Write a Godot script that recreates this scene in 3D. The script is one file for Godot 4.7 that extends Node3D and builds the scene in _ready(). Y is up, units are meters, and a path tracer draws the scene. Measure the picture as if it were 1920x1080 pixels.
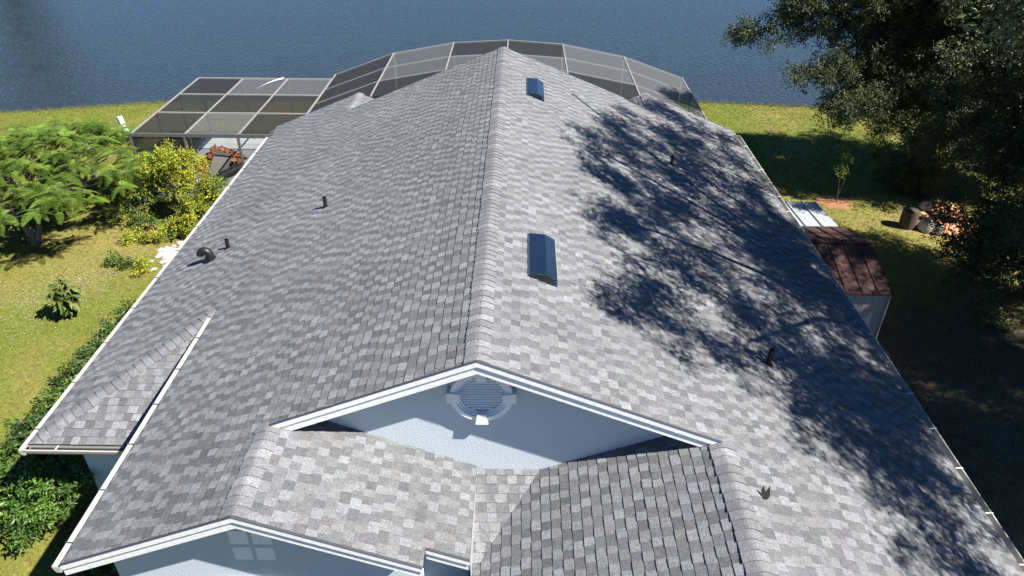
extends Node3D
# A shingled house roof seen from the air, with its garden, screened pool cages and a lake behind. Metres, y up, lawn at y = 0.

const RIDGE := 5.567            # height of the main ridge
const PITCH := 0.4089           # rise over run of every slope
const EYE := Vector3(0.499, 11.267, 7.0917)
const TO_SUN := Vector3(0.71, 0.87, 0.29)
var M := {}
var used := {}
var rng := RandomNumberGenerator.new()

# ---------------------------------------------------------------- geometry helpers
class Geo:
	var v := PackedVector3Array()
	var n := PackedVector3Array()
	var c := PackedColorArray()
	func tri(a: Vector3, b: Vector3, d: Vector3, col := Color.WHITE):
		var nn := (d - a).cross(b - a).normalized()
		v.append(a); v.append(b); v.append(d)
		for k in 3:
			n.append(nn); c.append(col)
	func trin(a: Vector3, b: Vector3, d: Vector3, na: Vector3, nb: Vector3, nd: Vector3, col := Color.WHITE):
		if (d - a).cross(b - a).dot(na + nb + nd) < 0.0:
			var t := b; b = d; d = t
			t = nb; nb = nd; nd = t
		v.append(a); v.append(b); v.append(d)
		n.append(na); n.append(nb); n.append(nd)
		for k in 3: c.append(col)
	func quad(a: Vector3, b: Vector3, d: Vector3, e: Vector3, col := Color.WHITE):
		tri(a, b, d, col); tri(a, d, e, col)
	func box(lo: Vector3, hi: Vector3, col := Color.WHITE):
		beam_frame((lo + hi) / 2, Vector3((hi.x - lo.x) / 2, 0, 0), Vector3(0, (hi.y - lo.y) / 2, 0), Vector3(0, 0, (hi.z - lo.z) / 2), col)
	func beam_frame(m: Vector3, x: Vector3, y: Vector3, z: Vector3, col := Color.WHITE):
		if x.cross(y).dot(z) < 0.0: z = -z
		var p := []
		for k in 8: p.append(m + x * (1 if k & 1 else -1) + y * (1 if k & 2 else -1) + z * (1 if k & 4 else -1))
		for q in [[1, 3, 7, 5], [0, 4, 6, 2], [2, 6, 7, 3], [0, 1, 5, 4], [4, 5, 7, 6], [0, 2, 3, 1]]: quad(p[q[3]], p[q[2]], p[q[1]], p[q[0]], col)
	func beam(a: Vector3, b: Vector3, wide: float, high: float, col := Color.WHITE, up := Vector3.UP):
		var f := (b - a).normalized()
		var s := f.cross(up)
		if s.length() < 0.01: s = f.cross(Vector3.RIGHT)
		s = s.normalized()
		var u := s.cross(f).normalized()
		beam_frame((a + b) / 2, (b - a) / 2, u * high / 2, s * wide / 2, col)
	func tube(pts: Array, radii: Array, sides := 8, col := Color.WHITE, caps := true):
		var rings := []
		var side := Vector3.ZERO
		for i in pts.size():
			var f: Vector3 = (pts[min(i + 1, pts.size() - 1)] - pts[max(i - 1, 0)]).normalized()
			if side == Vector3.ZERO: side = f.cross(Vector3(0.31, 0.2, 0.93)).normalized()
			side = (side - f * side.dot(f)).normalized()
			var o := f.cross(side)
			var ring := []
			for k in sides:
				var a := TAU * k / sides
				ring.append(side * cos(a) + o * sin(a))
			rings.append(ring)
		for i in pts.size() - 1:
			for k in sides:
				var k2 := (k + 1) % sides
				var a: Vector3 = pts[i] + rings[i][k] * radii[i]
				var b: Vector3 = pts[i] + rings[i][k2] * radii[i]
				var d: Vector3 = pts[i + 1] + rings[i + 1][k2] * radii[i + 1]
				var e: Vector3 = pts[i + 1] + rings[i + 1][k] * radii[i + 1]
				trin(a, b, d, rings[i][k], rings[i][k2], rings[i + 1][k2], col)
				trin(a, d, e, rings[i][k], rings[i + 1][k2], rings[i + 1][k], col)
		if caps:
			for i in [0, pts.size() - 1]:
				for k in sides: tri(pts[i], pts[i] + rings[i][k] * radii[i], pts[i] + rings[i][(k + 1) % sides] * radii[i], col)
	func prism(flat: PackedVector2Array, o: Vector3, x: Vector3, y: Vector3, depth: Vector3, col := Color.WHITE):
		# a flat outline in the axes x, y at o, pushed along depth
		var idx := Geometry2D.triangulate_polygon(flat)
		var top := []
		for p in flat: top.append(o + x * p.x + y * p.y)
		for k in range(0, idx.size(), 3):
			tri(top[idx[k]], top[idx[k + 1]], top[idx[k + 2]], col)
			tri(top[idx[k]] + depth, top[idx[k + 2]] + depth, top[idx[k + 1]] + depth, col)
		for k in flat.size():
			var a: Vector3 = top[k]
			var b: Vector3 = top[(k + 1) % flat.size()]
			quad(a, b, b + depth, a + depth, col)
	func mesh(shift := Vector3.ZERO) -> ArrayMesh:
		var arr := []
		arr.resize(Mesh.ARRAY_MAX)
		var vv := v
		if shift != Vector3.ZERO:
			vv = PackedVector3Array()
			for p in v: vv.append(p - shift)
		arr[Mesh.ARRAY_VERTEX] = vv
		arr[Mesh.ARRAY_NORMAL] = n
		arr[Mesh.ARRAY_COLOR] = c
		var m := ArrayMesh.new()
		m.add_surface_from_arrays(Mesh.PRIMITIVE_TRIANGLES, arr)
		return m

func origin_of(o: Node) -> Vector3:
	var p := Vector3.ZERO
	while o != self and o != null:
		p += o.position
		o = o.get_parent()
	return p

func numbered(called: String) -> String:
	if not used.has(called):
		used[called] = 0
		return called
	used[called] += 1
	return "%s_%03d" % [called, used[called]]

func put(called: String, g: Geo, mat: Material, parent: Node) -> MeshInstance3D:
	# g is written in world coordinates; the node sits at the middle of its own shape
	var lo := Vector3.INF
	var hi := -Vector3.INF
	for p in g.v:
		lo = lo.min(p); hi = hi.max(p)
	var at := (lo + hi) / 2
	var o := MeshInstance3D.new()
	o.mesh = g.mesh(at)
	o.material_override = mat
	o.name = numbered(called) if parent == self else called
	parent.add_child(o, true)
	o.position = at - origin_of(parent)
	return o

func thing(called: String, at: Vector3, label: String, category: String, group := "") -> Node3D:
	var o := Node3D.new()
	o.name = numbered(called)
	add_child(o)
	o.position = at
	tag(o, label, category, group)
	return o

func tag(o: Node, label: String, category: String, group := ""):
	o.set_meta("label", label)
	o.set_meta("category", category)
	if group != "": o.set_meta("group", group)

func scatter(called: String, mesh: Mesh, mat: Material, places: Array, tints: Array, parent: Node) -> MultiMeshInstance3D:
	# places: Transform3D in world coordinates
	var mm := MultiMesh.new()
	mm.transform_format = MultiMesh.TRANSFORM_3D
	mm.use_colors = true
	mm.mesh = mesh
	mm.instance_count = places.size()
	var off := origin_of(parent)
	for k in places.size():
		var t: Transform3D = places[k]
		t.origin -= off
		mm.set_instance_transform(k, t)
		mm.set_instance_color(k, tints[k])
	var o := MultiMeshInstance3D.new()
	o.set_meta("kind", "stuff")
	o.multimesh = mm
	o.material_override = mat
	o.name = numbered(called) if parent == self else called
	parent.add_child(o, true)
	return o

# ---------------------------------------------------------------- materials
func lin(r: float, g: float, b: float) -> Color:
	return Color(r, g, b).linear_to_srgb()

func mat(r: float, g: float, b: float, rough := 0.8, metal := 0.0) -> StandardMaterial3D:
	var m := StandardMaterial3D.new()
	m.albedo_color = lin(r, g, b)
	m.roughness = rough
	m.metallic = metal
	m.vertex_color_use_as_albedo = true
	return m

func noise_image(size: int, freq: float, seed_: int, octaves := 4, kind := FastNoiseLite.TYPE_SIMPLEX_SMOOTH) -> Image:
	var f := FastNoiseLite.new()
	f.noise_type = kind
	f.frequency = freq
	f.seed = seed_
	f.fractal_octaves = octaves
	return f.get_seamless_image(size, size)

func grain(size: int, low: float, high: float, clump: float, seed_: int) -> ImageTexture:
	# speckle: single grains over soft clumps, as grey
	var base := noise_image(size, 0.06, seed_, 3).get_data()
	var r := RandomNumberGenerator.new()
	r.seed = seed_
	var out := PackedByteArray()
	out.resize(size * size)
	for k in size * size:
		var t := clampf(lerpf(r.randf(), base[k] / 255.0, clump), 0.0, 1.0)
		out[k] = int(255.0 * lerpf(low, high, t))
	return ImageTexture.create_from_image(Image.create_from_data(size, size, false, Image.FORMAT_L8, out))

func world_tex(m: StandardMaterial3D, t: Texture2D, per_metre: float):
	m.albedo_texture = t
	m.uv1_triplanar = true
	m.uv1_world_triplanar = true
	m.uv1_scale = Vector3.ONE * per_metre

func make_materials():
	var speck := grain(512, 0.42, 1.0, 0.2, 5)
	M.shingle = mat(2.12, 2.13, 2.17, 0.8)
	world_tex(M.shingle, speck, 0.36)
	M.deck = mat(0.03, 0.03, 0.032, 0.9)
	M.ridge = mat(2.12, 2.13, 2.17, 0.8)
	world_tex(M.ridge, speck, 0.37)
	M.stucco = mat(0.60, 0.675, 0.725, 0.85)
	var st := noise_image(512, 0.035, 11, 5)
	M.stucco.albedo_texture = grain(512, 0.86, 1.0, 0.95, 12)
	M.stucco.heightmap_enabled = true
	M.stucco.heightmap_texture = ImageTexture.create_from_image(st)
	M.stucco.heightmap_scale = 0.3
	M.stucco.uv1_triplanar = true
	M.stucco.uv1_world_triplanar = true
	M.stucco.uv1_scale = Vector3(1.3, 2.1, 1.3)
	M.trim = mat(0.93, 0.935, 0.94, 0.55)
	var dirt := grain(256, 0.86, 1.0, 0.8, 21)
	M.gutter = mat(0.50, 0.48, 0.43, 0.6)
	world_tex(M.gutter, dirt, 1.7)
	world_tex(M.trim, dirt, 0.9)
	M.drip = mat(0.05, 0.055, 0.065, 0.5)
	M.vent_metal = mat(0.19, 0.24, 0.27, 0.3, 1.0)
	M.pipe = mat(0.012, 0.012, 0.013, 0.45)
	M.flash = mat(0.35, 0.36, 0.38, 0.5)
	M.vinyl = mat(0.84, 0.85, 0.86, 0.45)
	M.pane_blind = mat(0.86, 0.87, 0.88, 0.2)
	M.glass_dark = mat(0.02, 0.018, 0.02, 0.1)
	M.alu = mat(0.27, 0.255, 0.24, 0.5)
	M.alu_dark = mat(0.11, 0.105, 0.10, 0.5)
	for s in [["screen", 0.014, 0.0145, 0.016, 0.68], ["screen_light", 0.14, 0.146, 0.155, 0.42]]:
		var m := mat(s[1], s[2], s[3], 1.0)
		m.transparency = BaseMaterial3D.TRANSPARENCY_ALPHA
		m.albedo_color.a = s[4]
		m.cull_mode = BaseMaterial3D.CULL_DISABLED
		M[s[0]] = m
	M.grass = mat(1, 1, 1, 0.9)
	M.grass.backlight = Color(0.25, 0.3, 0.1)
	M.soil = mat(1.75, 1.75, 1.75, 1.0)
	world_tex(M.soil, grain(512, 0.5, 1.0, 0.45, 8), 0.31)
	M.leaf = mat(1, 1, 1, 0.6)
	M.leaf.backlight = Color(0.5, 0.55, 0.25)
	M.leaf_gloss = mat(1, 1, 1, 0.5)
	M.leaf_gloss.backlight = Color(0.35, 0.4, 0.15)
	M.bark = mat(1, 1, 1, 0.95)
	world_tex(M.bark, grain(256, 0.55, 1.0, 0.6, 31), 2.1)
	M.concrete = mat(0.52, 0.55, 0.58, 0.9)
	world_tex(M.concrete, grain(256, 0.75, 1.0, 0.6, 41), 1.3)
	M.clay = mat(1, 1, 1, 0.85)
	world_tex(M.clay, grain(256, 0.7, 1.0, 0.6, 43), 2.3)
	M.black_iron = mat(0.015, 0.015, 0.017, 0.5)
	M.membrane = mat(0.16, 0.15, 0.14, 0.6)
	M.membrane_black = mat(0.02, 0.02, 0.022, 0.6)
	M.rust_metal = mat(0.115, 0.045, 0.036, 0.75)
	world_tex(M.rust_metal, grain(256, 0.5, 1.0, 0.8, 47), 0.8)
	M.siding = mat(0.50, 0.47, 0.42, 0.6)
	world_tex(M.siding, dirt, 0.8)
	M.zinc = mat(0.46, 0.49, 0.52, 0.55)
	world_tex(M.zinc, grain(256, 0.75, 1.0, 0.8, 49), 0.9)
	M.white_paint = mat(0.78, 0.78, 0.77, 0.6)
	M.stone = mat(1, 1, 1, 0.95)
	world_tex(M.stone, grain(256, 0.7, 1.0, 0.5, 53), 2.0)
	var w := mat(0.022, 0.027, 0.026, 1.0)
	w.metallic_specular = 0.5
	var ripple := noise_image(1024, 0.04, 77, 3)
	var gust := noise_image(1024, 0.005, 78, 2).get_data()
	var rip := ripple.get_data()
	for k in rip.size(): rip[k] = int(128.0 + (rip[k] - 128.0) * (0.25 + 0.9 * gust[k] / 255.0))   # gusts ruffle some stretches more than others
	ripple = Image.create_from_data(1024, 1024, false, Image.FORMAT_L8, rip)
	ripple.convert(Image.FORMAT_RGBA8)
	ripple.bump_map_to_normal_map(6.5)
	w.normal_enabled = true
	w.normal_texture = ImageTexture.create_from_image(ripple)
	w.normal_scale = 1.0
	w.uv1_triplanar = true
	w.uv1_world_triplanar = true
	w.uv1_scale = Vector3(0.07, 0.07, 0.11)
	w.roughness_texture = grain(512, 0.05, 0.17, 0.97, 61)   # calmer and wind-ruffled patches
	w.roughness_texture_channel = BaseMaterial3D.TEXTURE_CHANNEL_RED
	M.water = w

# ---------------------------------------------------------------- the roof
var shingle_pieces := []        # [apparent size, Geo] of every shingle tab
var caps_made := 0

func seen_size(p: Vector3, nrm: Vector3, area: float) -> float:
	var d := p - EYE
	if d.z > -4.6: return 0.0
	return area * absf(nrm.dot(d.normalized())) / d.length_squared()

func roof_plane(roof: Node, up: Vector2, slope: float, ref_plan: Vector2, ref_y: float, plan: Array, seed_: int):
	# up: uphill direction in plan (x, z); ref: a point of the plane in plan and its height; plan: outline as [x, z]
	var run := Vector3(up.x, slope, up.y)
	var V := run.normalized()
	var U := Vector3(-up.y, 0, up.x)
	var N := V.cross(U)
	if N.y < 0: N = -N
	var O := Vector3(ref_plan.x, ref_y, ref_plan.y)
	var poly := PackedVector2Array()
	var lo := Vector2.INF
	var hi := -Vector2.INF
	for p in plan:
		var d := Vector2(p[0], p[1]) - ref_plan
		var q := Vector2(d.x * U.x + d.y * U.z, d.dot(up) * run.length())
		poly.append(q)
		lo = lo.min(q); hi = hi.max(q)
	# sheathing under the shingles
	var dk := Geo.new()
	dk.prism(poly, O - N * 0.002, U, V, -N * 0.06)
	put("roof_deck", dk, M.deck, roof)
	var r := RandomNumberGenerator.new()
	r.seed = seed_
	# granule blends: pale and mid tabs stand proud, darker ones lie between them
	var proud := [[0.180, 0.184, 0.191], [0.193, 0.198, 0.206], [0.162, 0.165, 0.171], [0.150, 0.152, 0.157], [0.171, 0.174, 0.180], [0.155, 0.154, 0.154]]
	var laid := [[0.106, 0.107, 0.112], [0.112, 0.114, 0.119], [0.121, 0.123, 0.127], [0.117, 0.116, 0.117], [0.094, 0.096, 0.101], [0.130, 0.132, 0.138]]
	var rise := 0.143
	var row := int(floor(lo.y / rise)) - 1
	while row * rise < hi.y:
		var v0 := row * rise
		var v1 := v0 + rise
		var u := lo.x - r.randf() * 0.3
		var high := r.randf() < 0.5
		while u < hi.x:
			var wide := r.randf_range(0.115, 0.175) if high else r.randf_range(0.12, 0.19)
			var t: Array = (proud if high else laid)[r.randi() % 6]
			var k := r.randf_range(0.94, 1.06) * (1.0 + 0.10 * fine_noise.get_noise_2d(u * 0.9, v0 * 0.9) + 0.08 * lawn_noise.get_noise_2d(u * 2.0, v0 * 2.0))
			var col := Color(t[0] * k, t[1] * k, t[2] * k)
			var thick := r.randf_range(0.012, 0.015) if high else r.randf_range(0.007, 0.009)
			var wob := r.randf_range(-0.0015, 0.0015)
			shingle_tab(O, U, V, N, poly, Rect2(u, v0 + wob, wide - 0.0008, v1 - v0), thick, col)
			u += wide
			high = not high if r.randf() < 0.95 else high
		row += 1

func shingle_tab(O: Vector3, U: Vector3, V: Vector3, N: Vector3, poly: PackedVector2Array, rc: Rect2, thick: float, col: Color):
	var corners := PackedVector2Array([rc.position, Vector2(rc.end.x, rc.position.y), rc.end, Vector2(rc.position.x, rc.end.y)])
	var inside := 0
	for p in corners:
		if Geometry2D.is_point_in_polygon(p, poly): inside += 1
	var parts := [corners]
	if inside < 4: parts = Geometry2D.intersect_polygons(corners, poly)
	for part in parts:
		var g := Geo.new()
		var top := PackedVector3Array()
		var low := PackedVector3Array()
		var area := 0.0
		var lift := func(p: Vector2) -> Vector3:
			var t := clampf((p.y - rc.position.y) / rc.size.y, 0, 1)
			return O + U * p.x + V * p.y + N * lerpf(thick, 0.0012, t)
		for p in part: top.append(lift.call(p))
		low = corners_low(O, U, V, part)
		var idx := Geometry2D.triangulate_polygon(part)
		for k in range(0, idx.size(), 3): g.tri(top[idx[k]], top[idx[k + 2]], top[idx[k + 1]], col)
		var mid := Vector3.ZERO
		for k in top.size():
			var j := (k + 1) % top.size()
			mid += top[k] / top.size()
			g.quad(top[k], top[j], low[j], low[k], col)
			area += (part[k] as Vector2).cross(part[j]) / 2
		if g.v.size() > 0: shingle_pieces.append([seen_size(mid, N, absf(area)), g])

func corners_low(O: Vector3, U: Vector3, V: Vector3, part: PackedVector2Array) -> PackedVector3Array:
	var low := PackedVector3Array()
	for p in part: low.append(O + U * p.x + V * p.y)
	return low

func finish_shingles(roof: Node):
	shingle_pieces.sort_custom(func(a, b): return a[0] > b[0])
	var rest := Geo.new()
	for k in shingle_pieces.size():
		var g: Geo = shingle_pieces[k][1]
		if k < 300:
			put("shingle", g, M.shingle, roof)
		else:
			rest.v.append_array(g.v); rest.n.append_array(g.n); rest.c.append_array(g.c)
	var o := put("shingles", rest, M.shingle, roof)
	o.set_meta("kind", "stuff")

func ridge_caps(roof: Node, a: Vector3, b: Vector3, na: Vector3, nb: Vector3, seed_: int):
	# overlapping bent caps along a ridge or hip from its low or near end a to b; na, nb: normals of the two slopes
	var r := RandomNumberGenerator.new()
	r.seed = seed_
	var f := (b - a).normalized()
	var count := int((b - a).length() / 0.143)
	var step := (b - a).length() / count
	var sides := []
	for nn in [na, nb]:
		var s: Vector3 = f.cross(nn).normalized()
		if s.y > 0: s = -s
		sides.append(s)
	if sides[0].dot(sides[1]) > 0.95: sides[1] = -sides[0]
	var up: Vector3 = (na + nb).normalized()
	for k in count:
		var tone: float = [0.15, 0.17, 0.185, 0.215, 0.16, 0.14][r.randi() % 6] * r.randf_range(0.94, 1.06)
		var col := Color(tone, tone, tone * 1.04)
		var p := a + f * step * k + f.cross(up) * r.randf_range(-0.008, 0.008)
		var q := p + f * (step + 0.03)
		var w := r.randf_range(0.165, 0.176)
		var g := Geo.new()
		var rows := []
		for e in [[p, 0.030], [q, 0.013]]:
			var line := []
			for t in [-1.0, -0.55, -0.22, 0.0, 0.22, 0.55, 1.0]:
				var s: Vector3 = sides[0] if t < 0 else sides[1]
				var nn: Vector3 = na if t < 0 else nb
				var sag := 0.012 * (1.0 - minf(1.0, absf(t) / 0.22))
				line.append(e[0] + s * absf(t) * w + nn.lerp(up, 1.0 - minf(1.0, absf(t) / 0.3)).normalized() * (e[1] - (0.004 if absf(t) > 0.9 else 0.0)) - up * sag)
			rows.append(line)
		for j in 6:
			var m0: Vector3 = (na if j < 3 else nb).lerp(up, 0.55 if j == 2 or j == 3 else 0.15).normalized()
			g.trin(rows[0][j], rows[0][j + 1], rows[1][j + 1], m0, m0, m0, col)
			g.trin(rows[0][j], rows[1][j + 1], rows[1][j], m0, m0, m0, col)
			g.quad(rows[0][j], rows[0][j + 1], rows[0][j + 1] - up * 0.03, rows[0][j] - up * 0.03, col)
		put("ridge_cap", g, M.ridge, roof)

func slope_y(x: float) -> float:
	return RIDGE - PITCH * absf(x)

func rake(house: Node, x0: float, y0: float, x1: float, y1: float, z: float, outward := 1.0):
	# layered white trim under a sloping roof edge, from x0 to x1 in the plane z
	var parts := [["rake_trim", 0.0, 0.085, 0.0, 0.03, M.trim], ["rake_board", 0.0855, 0.215, -0.035, 0.008, M.trim], ["drip_edge", -0.008, -0.0005, 0.0, 0.036, M.drip]]
	for p in parts:
		var g := Geo.new()
		g.prism(PackedVector2Array([Vector2(x0, y0 - p[1]), Vector2(x1, y1 - p[1]), Vector2(x1, y1 - p[2]), Vector2(x0, y0 - p[2])]), Vector3(0, 0, z + outward * p[4]), Vector3.RIGHT, Vector3.UP, Vector3(0, 0, outward * (p[3] - p[4])))
		put(p[0], g, p[5], house)

func gutter(house: Node, a: Vector3, b: Vector3, out: Vector3, m: Material, covered: bool, clip_mat: Material, spacing := 0.86):
	# a trough along the eave from a to b (inner top edge), opening upwards, out: away from the house
	var f := (b - a).normalized()
	var prof := [Vector2(0.0, -0.005), Vector2(0.0, -0.115), Vector2(0.085, -0.115), Vector2(0.115, -0.06), Vector2(0.125, 0.0), Vector2(0.105, 0.004), Vector2(0.105, -0.006)]
	if covered: prof = [Vector2(0.0, -0.02), Vector2(0.0, -0.115), Vector2(0.06, -0.115), Vector2(0.085, -0.06), Vector2(0.095, -0.004), Vector2(0.085, 0.004), Vector2(0.018, -0.004)]
	var g := Geo.new()
	for k in prof.size() - 1:
		var p0: Vector2 = prof[k]
		var p1: Vector2 = prof[k + 1]
		var nn := Vector2(p0.y - p1.y, p1.x - p0.x).normalized() * 0.003
		var q := [p0, p1, p1 + nn, p0 + nn]
		var flat := PackedVector2Array(q)
		g.prism(flat, a, out, Vector3.UP, b - a)
	for e in [a, b]:
		var flat := PackedVector2Array(prof.slice(0, 6))
		g.prism(flat, e, out, Vector3.UP, f * 0.003 * (1.0 if e == b else -1.0))
	var o := put("gutter", g, m, house)
	var n := int((b - a).length() / spacing)
	for k in n:
		var p := a + f * spacing * (k + 0.4)
		var h := Geo.new()
		h.beam(p + out * 0.01 + Vector3(0, 0.008, 0), p + out * (0.1 if covered else 0.13) + Vector3(0, 0.008, 0), 0.016, 0.012)
		put("hanger", h, clip_mat, o)

func build_house():
	var house := thing("house", Vector3.ZERO, "large house with grey shingled roof and pale blue stucco gables by the lake", "house")
	var roof := Node3D.new()
	roof.name = "roof"
	house.add_child(roof)
	var e := 7.55
	roof_plane(roof, Vector2(1, 0), PITCH, Vector2(-e, 0), slope_y(e), [[0, 0], [-2.78, 0], [-2.78, 1.5], [-5.08, 1.5], [-5.08, -3.97], [-e, -1.485], [-e, -16.0], [-4.7, -16.0], [-4.7, -14.43], [0, -14.43]], 101)
	roof_plane(roof, Vector2(-1, 0), PITCH, Vector2(e, 0), slope_y(e), [[0, 0], [3.24, 0], [3.24, 3.6], [e, 3.6], [e, -16.0], [4.5, -16.0], [4.5, -14.43], [0, -14.43]], 102)
	roof_plane(roof, Vector2(-1, 0), PITCH, Vector2(-2.78, 0), slope_y(2.78), [[-2.78, -0.4], [-2.78, 1.5], [-0.62, 1.5], [-0.62, 1.22], [-0.07, 1.22], [-0.07, -0.4]], 103)
	roof_plane(roof, Vector2(1, 0), PITCH, Vector2(3.24, 0), slope_y(3.24), [[3.24, -0.4], [3.24, 3.6], [-0.9, 3.6], [-0.9, 1.6], [-0.1, 1.25], [0.855, -0.4]], 104)
	roof_plane(roof, Vector2(0, -1), 0.25, Vector2(0, -0.4), RIDGE - 2.29, [[-0.068, -0.4], [0.87, -0.4], [-0.068, 1.23]], 105)
	roof_plane(roof, Vector2(0, -1), PITCH, Vector2(0, -1.485), slope_y(e), [[-e, -1.485], [-4.55, -1.485], [-4.55, -3.93], [-5.1, -3.93]], 106)
	roof_plane(roof, Vector2(-1, 0), PITCH, Vector2(-4.7, 0), slope_y(4.7), [[-4.7, -14.0], [-4.7, -16.0], [-2.4, -16.0], [-2.4, -14.0]], 107)
	roof_plane(roof, Vector2(1, 0), PITCH, Vector2(4.5, 0), slope_y(4.5), [[4.5, -14.0], [4.5, -16.0], [2.2, -16.0], [2.2, -14.0]], 108)
	finish_shingles(roof)
	var nl := Vector3(-PITCH, 1, 0).normalized()
	var nr := Vector3(PITCH, 1, 0).normalized()
	ridge_caps(roof, Vector3(0, RIDGE, 0.01), Vector3(0, RIDGE, -14.43), nl, nr, 201)
	ridge_caps(roof, Vector3(-2.78, slope_y(2.78), 1.51), Vector3(-2.78, slope_y(2.78), -0.02), nl, nr, 202)
	ridge_caps(roof, Vector3(3.24, slope_y(3.24), 3.6), Vector3(3.24, slope_y(3.24), -0.02), nl, nr, 203)
	ridge_caps(roof, Vector3(-7.42, slope_y(7.42), -1.615), Vector3(-5.1, slope_y(5.1), -3.93), nl, Vector3(0, 1, PITCH).normalized(), 204)
	ridge_caps(roof, Vector3(-4.7, slope_y(4.7), -16.0), Vector3(-4.7, slope_y(4.7), -14.5), nl, nr, 205)
	ridge_caps(roof, Vector3(4.5, slope_y(4.5), -16.0), Vector3(4.5, slope_y(4.5), -14.5), nl, nr, 206)
	# rakes
	rake(house, -2.78, slope_y(2.78), 0, RIDGE, 0.0)
	rake(house, 3.24, slope_y(3.24), 0, RIDGE, 0.0)
	rake(house, -5.08, slope_y(5.08), -2.78, slope_y(2.78), 1.5)
	var yg := func(x: float) -> float: return slope_y(2.78) - PITCH * (x + 2.78)
	rake(house, -0.62, yg.call(-0.62), -2.78, slope_y(2.78), 1.5)
	rake(house, -0.07, yg.call(-0.07), -0.617, yg.call(-0.617), 1.22)
	rake(house, -e, slope_y(e), -4.7, slope_y(4.7), -16.0, -1.0)
	rake(house, e, slope_y(e), 4.5, slope_y(4.5), -16.0, -1.0)
	rake(house, 0, RIDGE, -4.1, slope_y(4.1), -14.43, -1.0)
	rake(house, 0, RIDGE, 3.9, slope_y(3.9), -14.43, -1.0)
	var fl := Geo.new()   # metal flashing on the open side edge of the garage slope
	fl.quad(Vector3(-0.064, yg.call(-0.07) + 0.006, 1.24), Vector3(-0.064, yg.call(-0.07) + 0.006, -0.2), Vector3(-0.064, yg.call(-0.07) - 0.5, -0.2), Vector3(-0.064, yg.call(-0.07) - 0.5, 1.24))
	put("flashing", fl, M.flash, house)
	# walls, each a thick plate
	wall(house, [[-4.72, 0], [-0.75, 0], [-0.75, yg.call(-0.75) - 0.1], [-2.78, slope_y(2.78) - 0.1], [-4.72, slope_y(4.72) - 0.1]], 1.15, "front")
	wall(house, [[-0.74, 0], [-0.12, 0], [-0.12, yg.call(-0.12) - 0.1], [-0.74, yg.call(-0.74) - 0.1]], 0.98, "front")
	wall(house, [[-3.3, 2.6], [3.8, 2.6], [3.8, slope_y(3.8) - 0.1], [0, RIDGE - 0.1], [-3.3, slope_y(3.3) - 0.1]], -0.36, "front")
	wall(house, [[-7.1, 0], [-4.55, 0], [-4.55, 2.42], [-7.1, 2.42]], -1.95, "front")
	wall(house, [[-0.75, 0], [7.1, 0], [7.1, slope_y(7.1) - 0.1], [5.2, 2.5], [-0.75, 2.5]], 3.0, "front")
	wall(house, [[-7.1, 0], [7.1, 0], [7.1, slope_y(7.1) - 0.1], [4.5, slope_y(4.5) - 0.1], [2.25, slope_y(6.75) - 0.1], [-2.45, slope_y(6.95) - 0.1], [-4.7, slope_y(4.7) - 0.1], [-7.1, slope_y(7.1) - 0.1]], -15.4, "front")
	wall(house, [[-4.4, 3.0], [4.2, 3.0], [4.2, slope_y(4.2) - 0.1], [0, RIDGE - 0.1], [-4.4, slope_y(4.4) - 0.1]], -14.0, "front")
	wall(house, [[-15.4, 0], [-2.15, 0], [-2.15, slope_y(7.1) - 0.1], [-15.4, slope_y(7.1) - 0.1]], -7.1, "side")
	wall(house, [[-15.4, 0], [2.8, 0], [2.8, slope_y(6.9) - 0.1], [-15.4, slope_y(6.9) - 0.1]], 6.9, "side")
	wall(house, [[-3.95, 0], [0.95, 0], [0.95, slope_y(4.72) - 0.1], [-3.95, slope_y(4.72) - 0.1]], -4.72, "side")
	wall(house, [[1.0, 0], [2.95, 0], [2.95, 2.4], [1.0, 2.4]], -0.95, "side")
	# eave boards and gutters
	for q in [[Vector3(-5.07, slope_y(5.07) - 0.13, 1.47), Vector3(-5.07, slope_y(5.07) - 0.13, -3.95)], [Vector3(-7.52, slope_y(7.52) - 0.13, -1.5), Vector3(-7.52, slope_y(7.52) - 0.13, -15.97)], [Vector3(7.52, slope_y(7.52) - 0.13, 3.55), Vector3(7.52, slope_y(7.52) - 0.13, -15.97)], [Vector3(-7.5, slope_y(7.52) - 0.13, -1.51), Vector3(-4.55, slope_y(7.52) - 0.13, -1.51)]]:
		var g := Geo.new()
		g.beam(q[0], q[1], 0.02, 0.16)
		put("eave_board", g, M.trim, house)
	gutter(house, Vector3(-5.09, slope_y(5.08) - 0.012, 1.53), Vector3(-5.09, slope_y(5.08) - 0.012, -3.72), Vector3.LEFT, M.gutter, true, M.drip)
	gutter(house, Vector3(-7.56, slope_y(e) - 0.012, -1.36), Vector3(-7.56, slope_y(e) - 0.012, -15.7), Vector3.LEFT, M.gutter, true, M.drip, 1.2)
	gutter(house, Vector3(7.56, slope_y(e) - 0.012, 3.6), Vector3(7.56, slope_y(e) - 0.012, -15.7), Vector3.RIGHT, M.gutter, false, M.white_paint, 0.9)
	gutter(house, Vector3(-7.56, slope_y(e) - 0.012, -1.475), Vector3(-4.74, slope_y(e) - 0.012, -1.475), Vector3(0, 0, 1), M.gutter, false, M.white_paint, 1.3)
	var trough_shade := Geo.new()  # dark strip painted in for the shade inside the hip gutter
	trough_shade.box(Vector3(-7.5, slope_y(e) - 0.1, -1.465), Vector3(-4.76, slope_y(e) - 0.055, -1.385))
	put("trough_shade_strip", trough_shade, M.membrane_black, house)
	gable_vent(house, Vector3(0.03, 4.735, -0.36))
	faux_window(house)
	arched_window(house)
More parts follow.
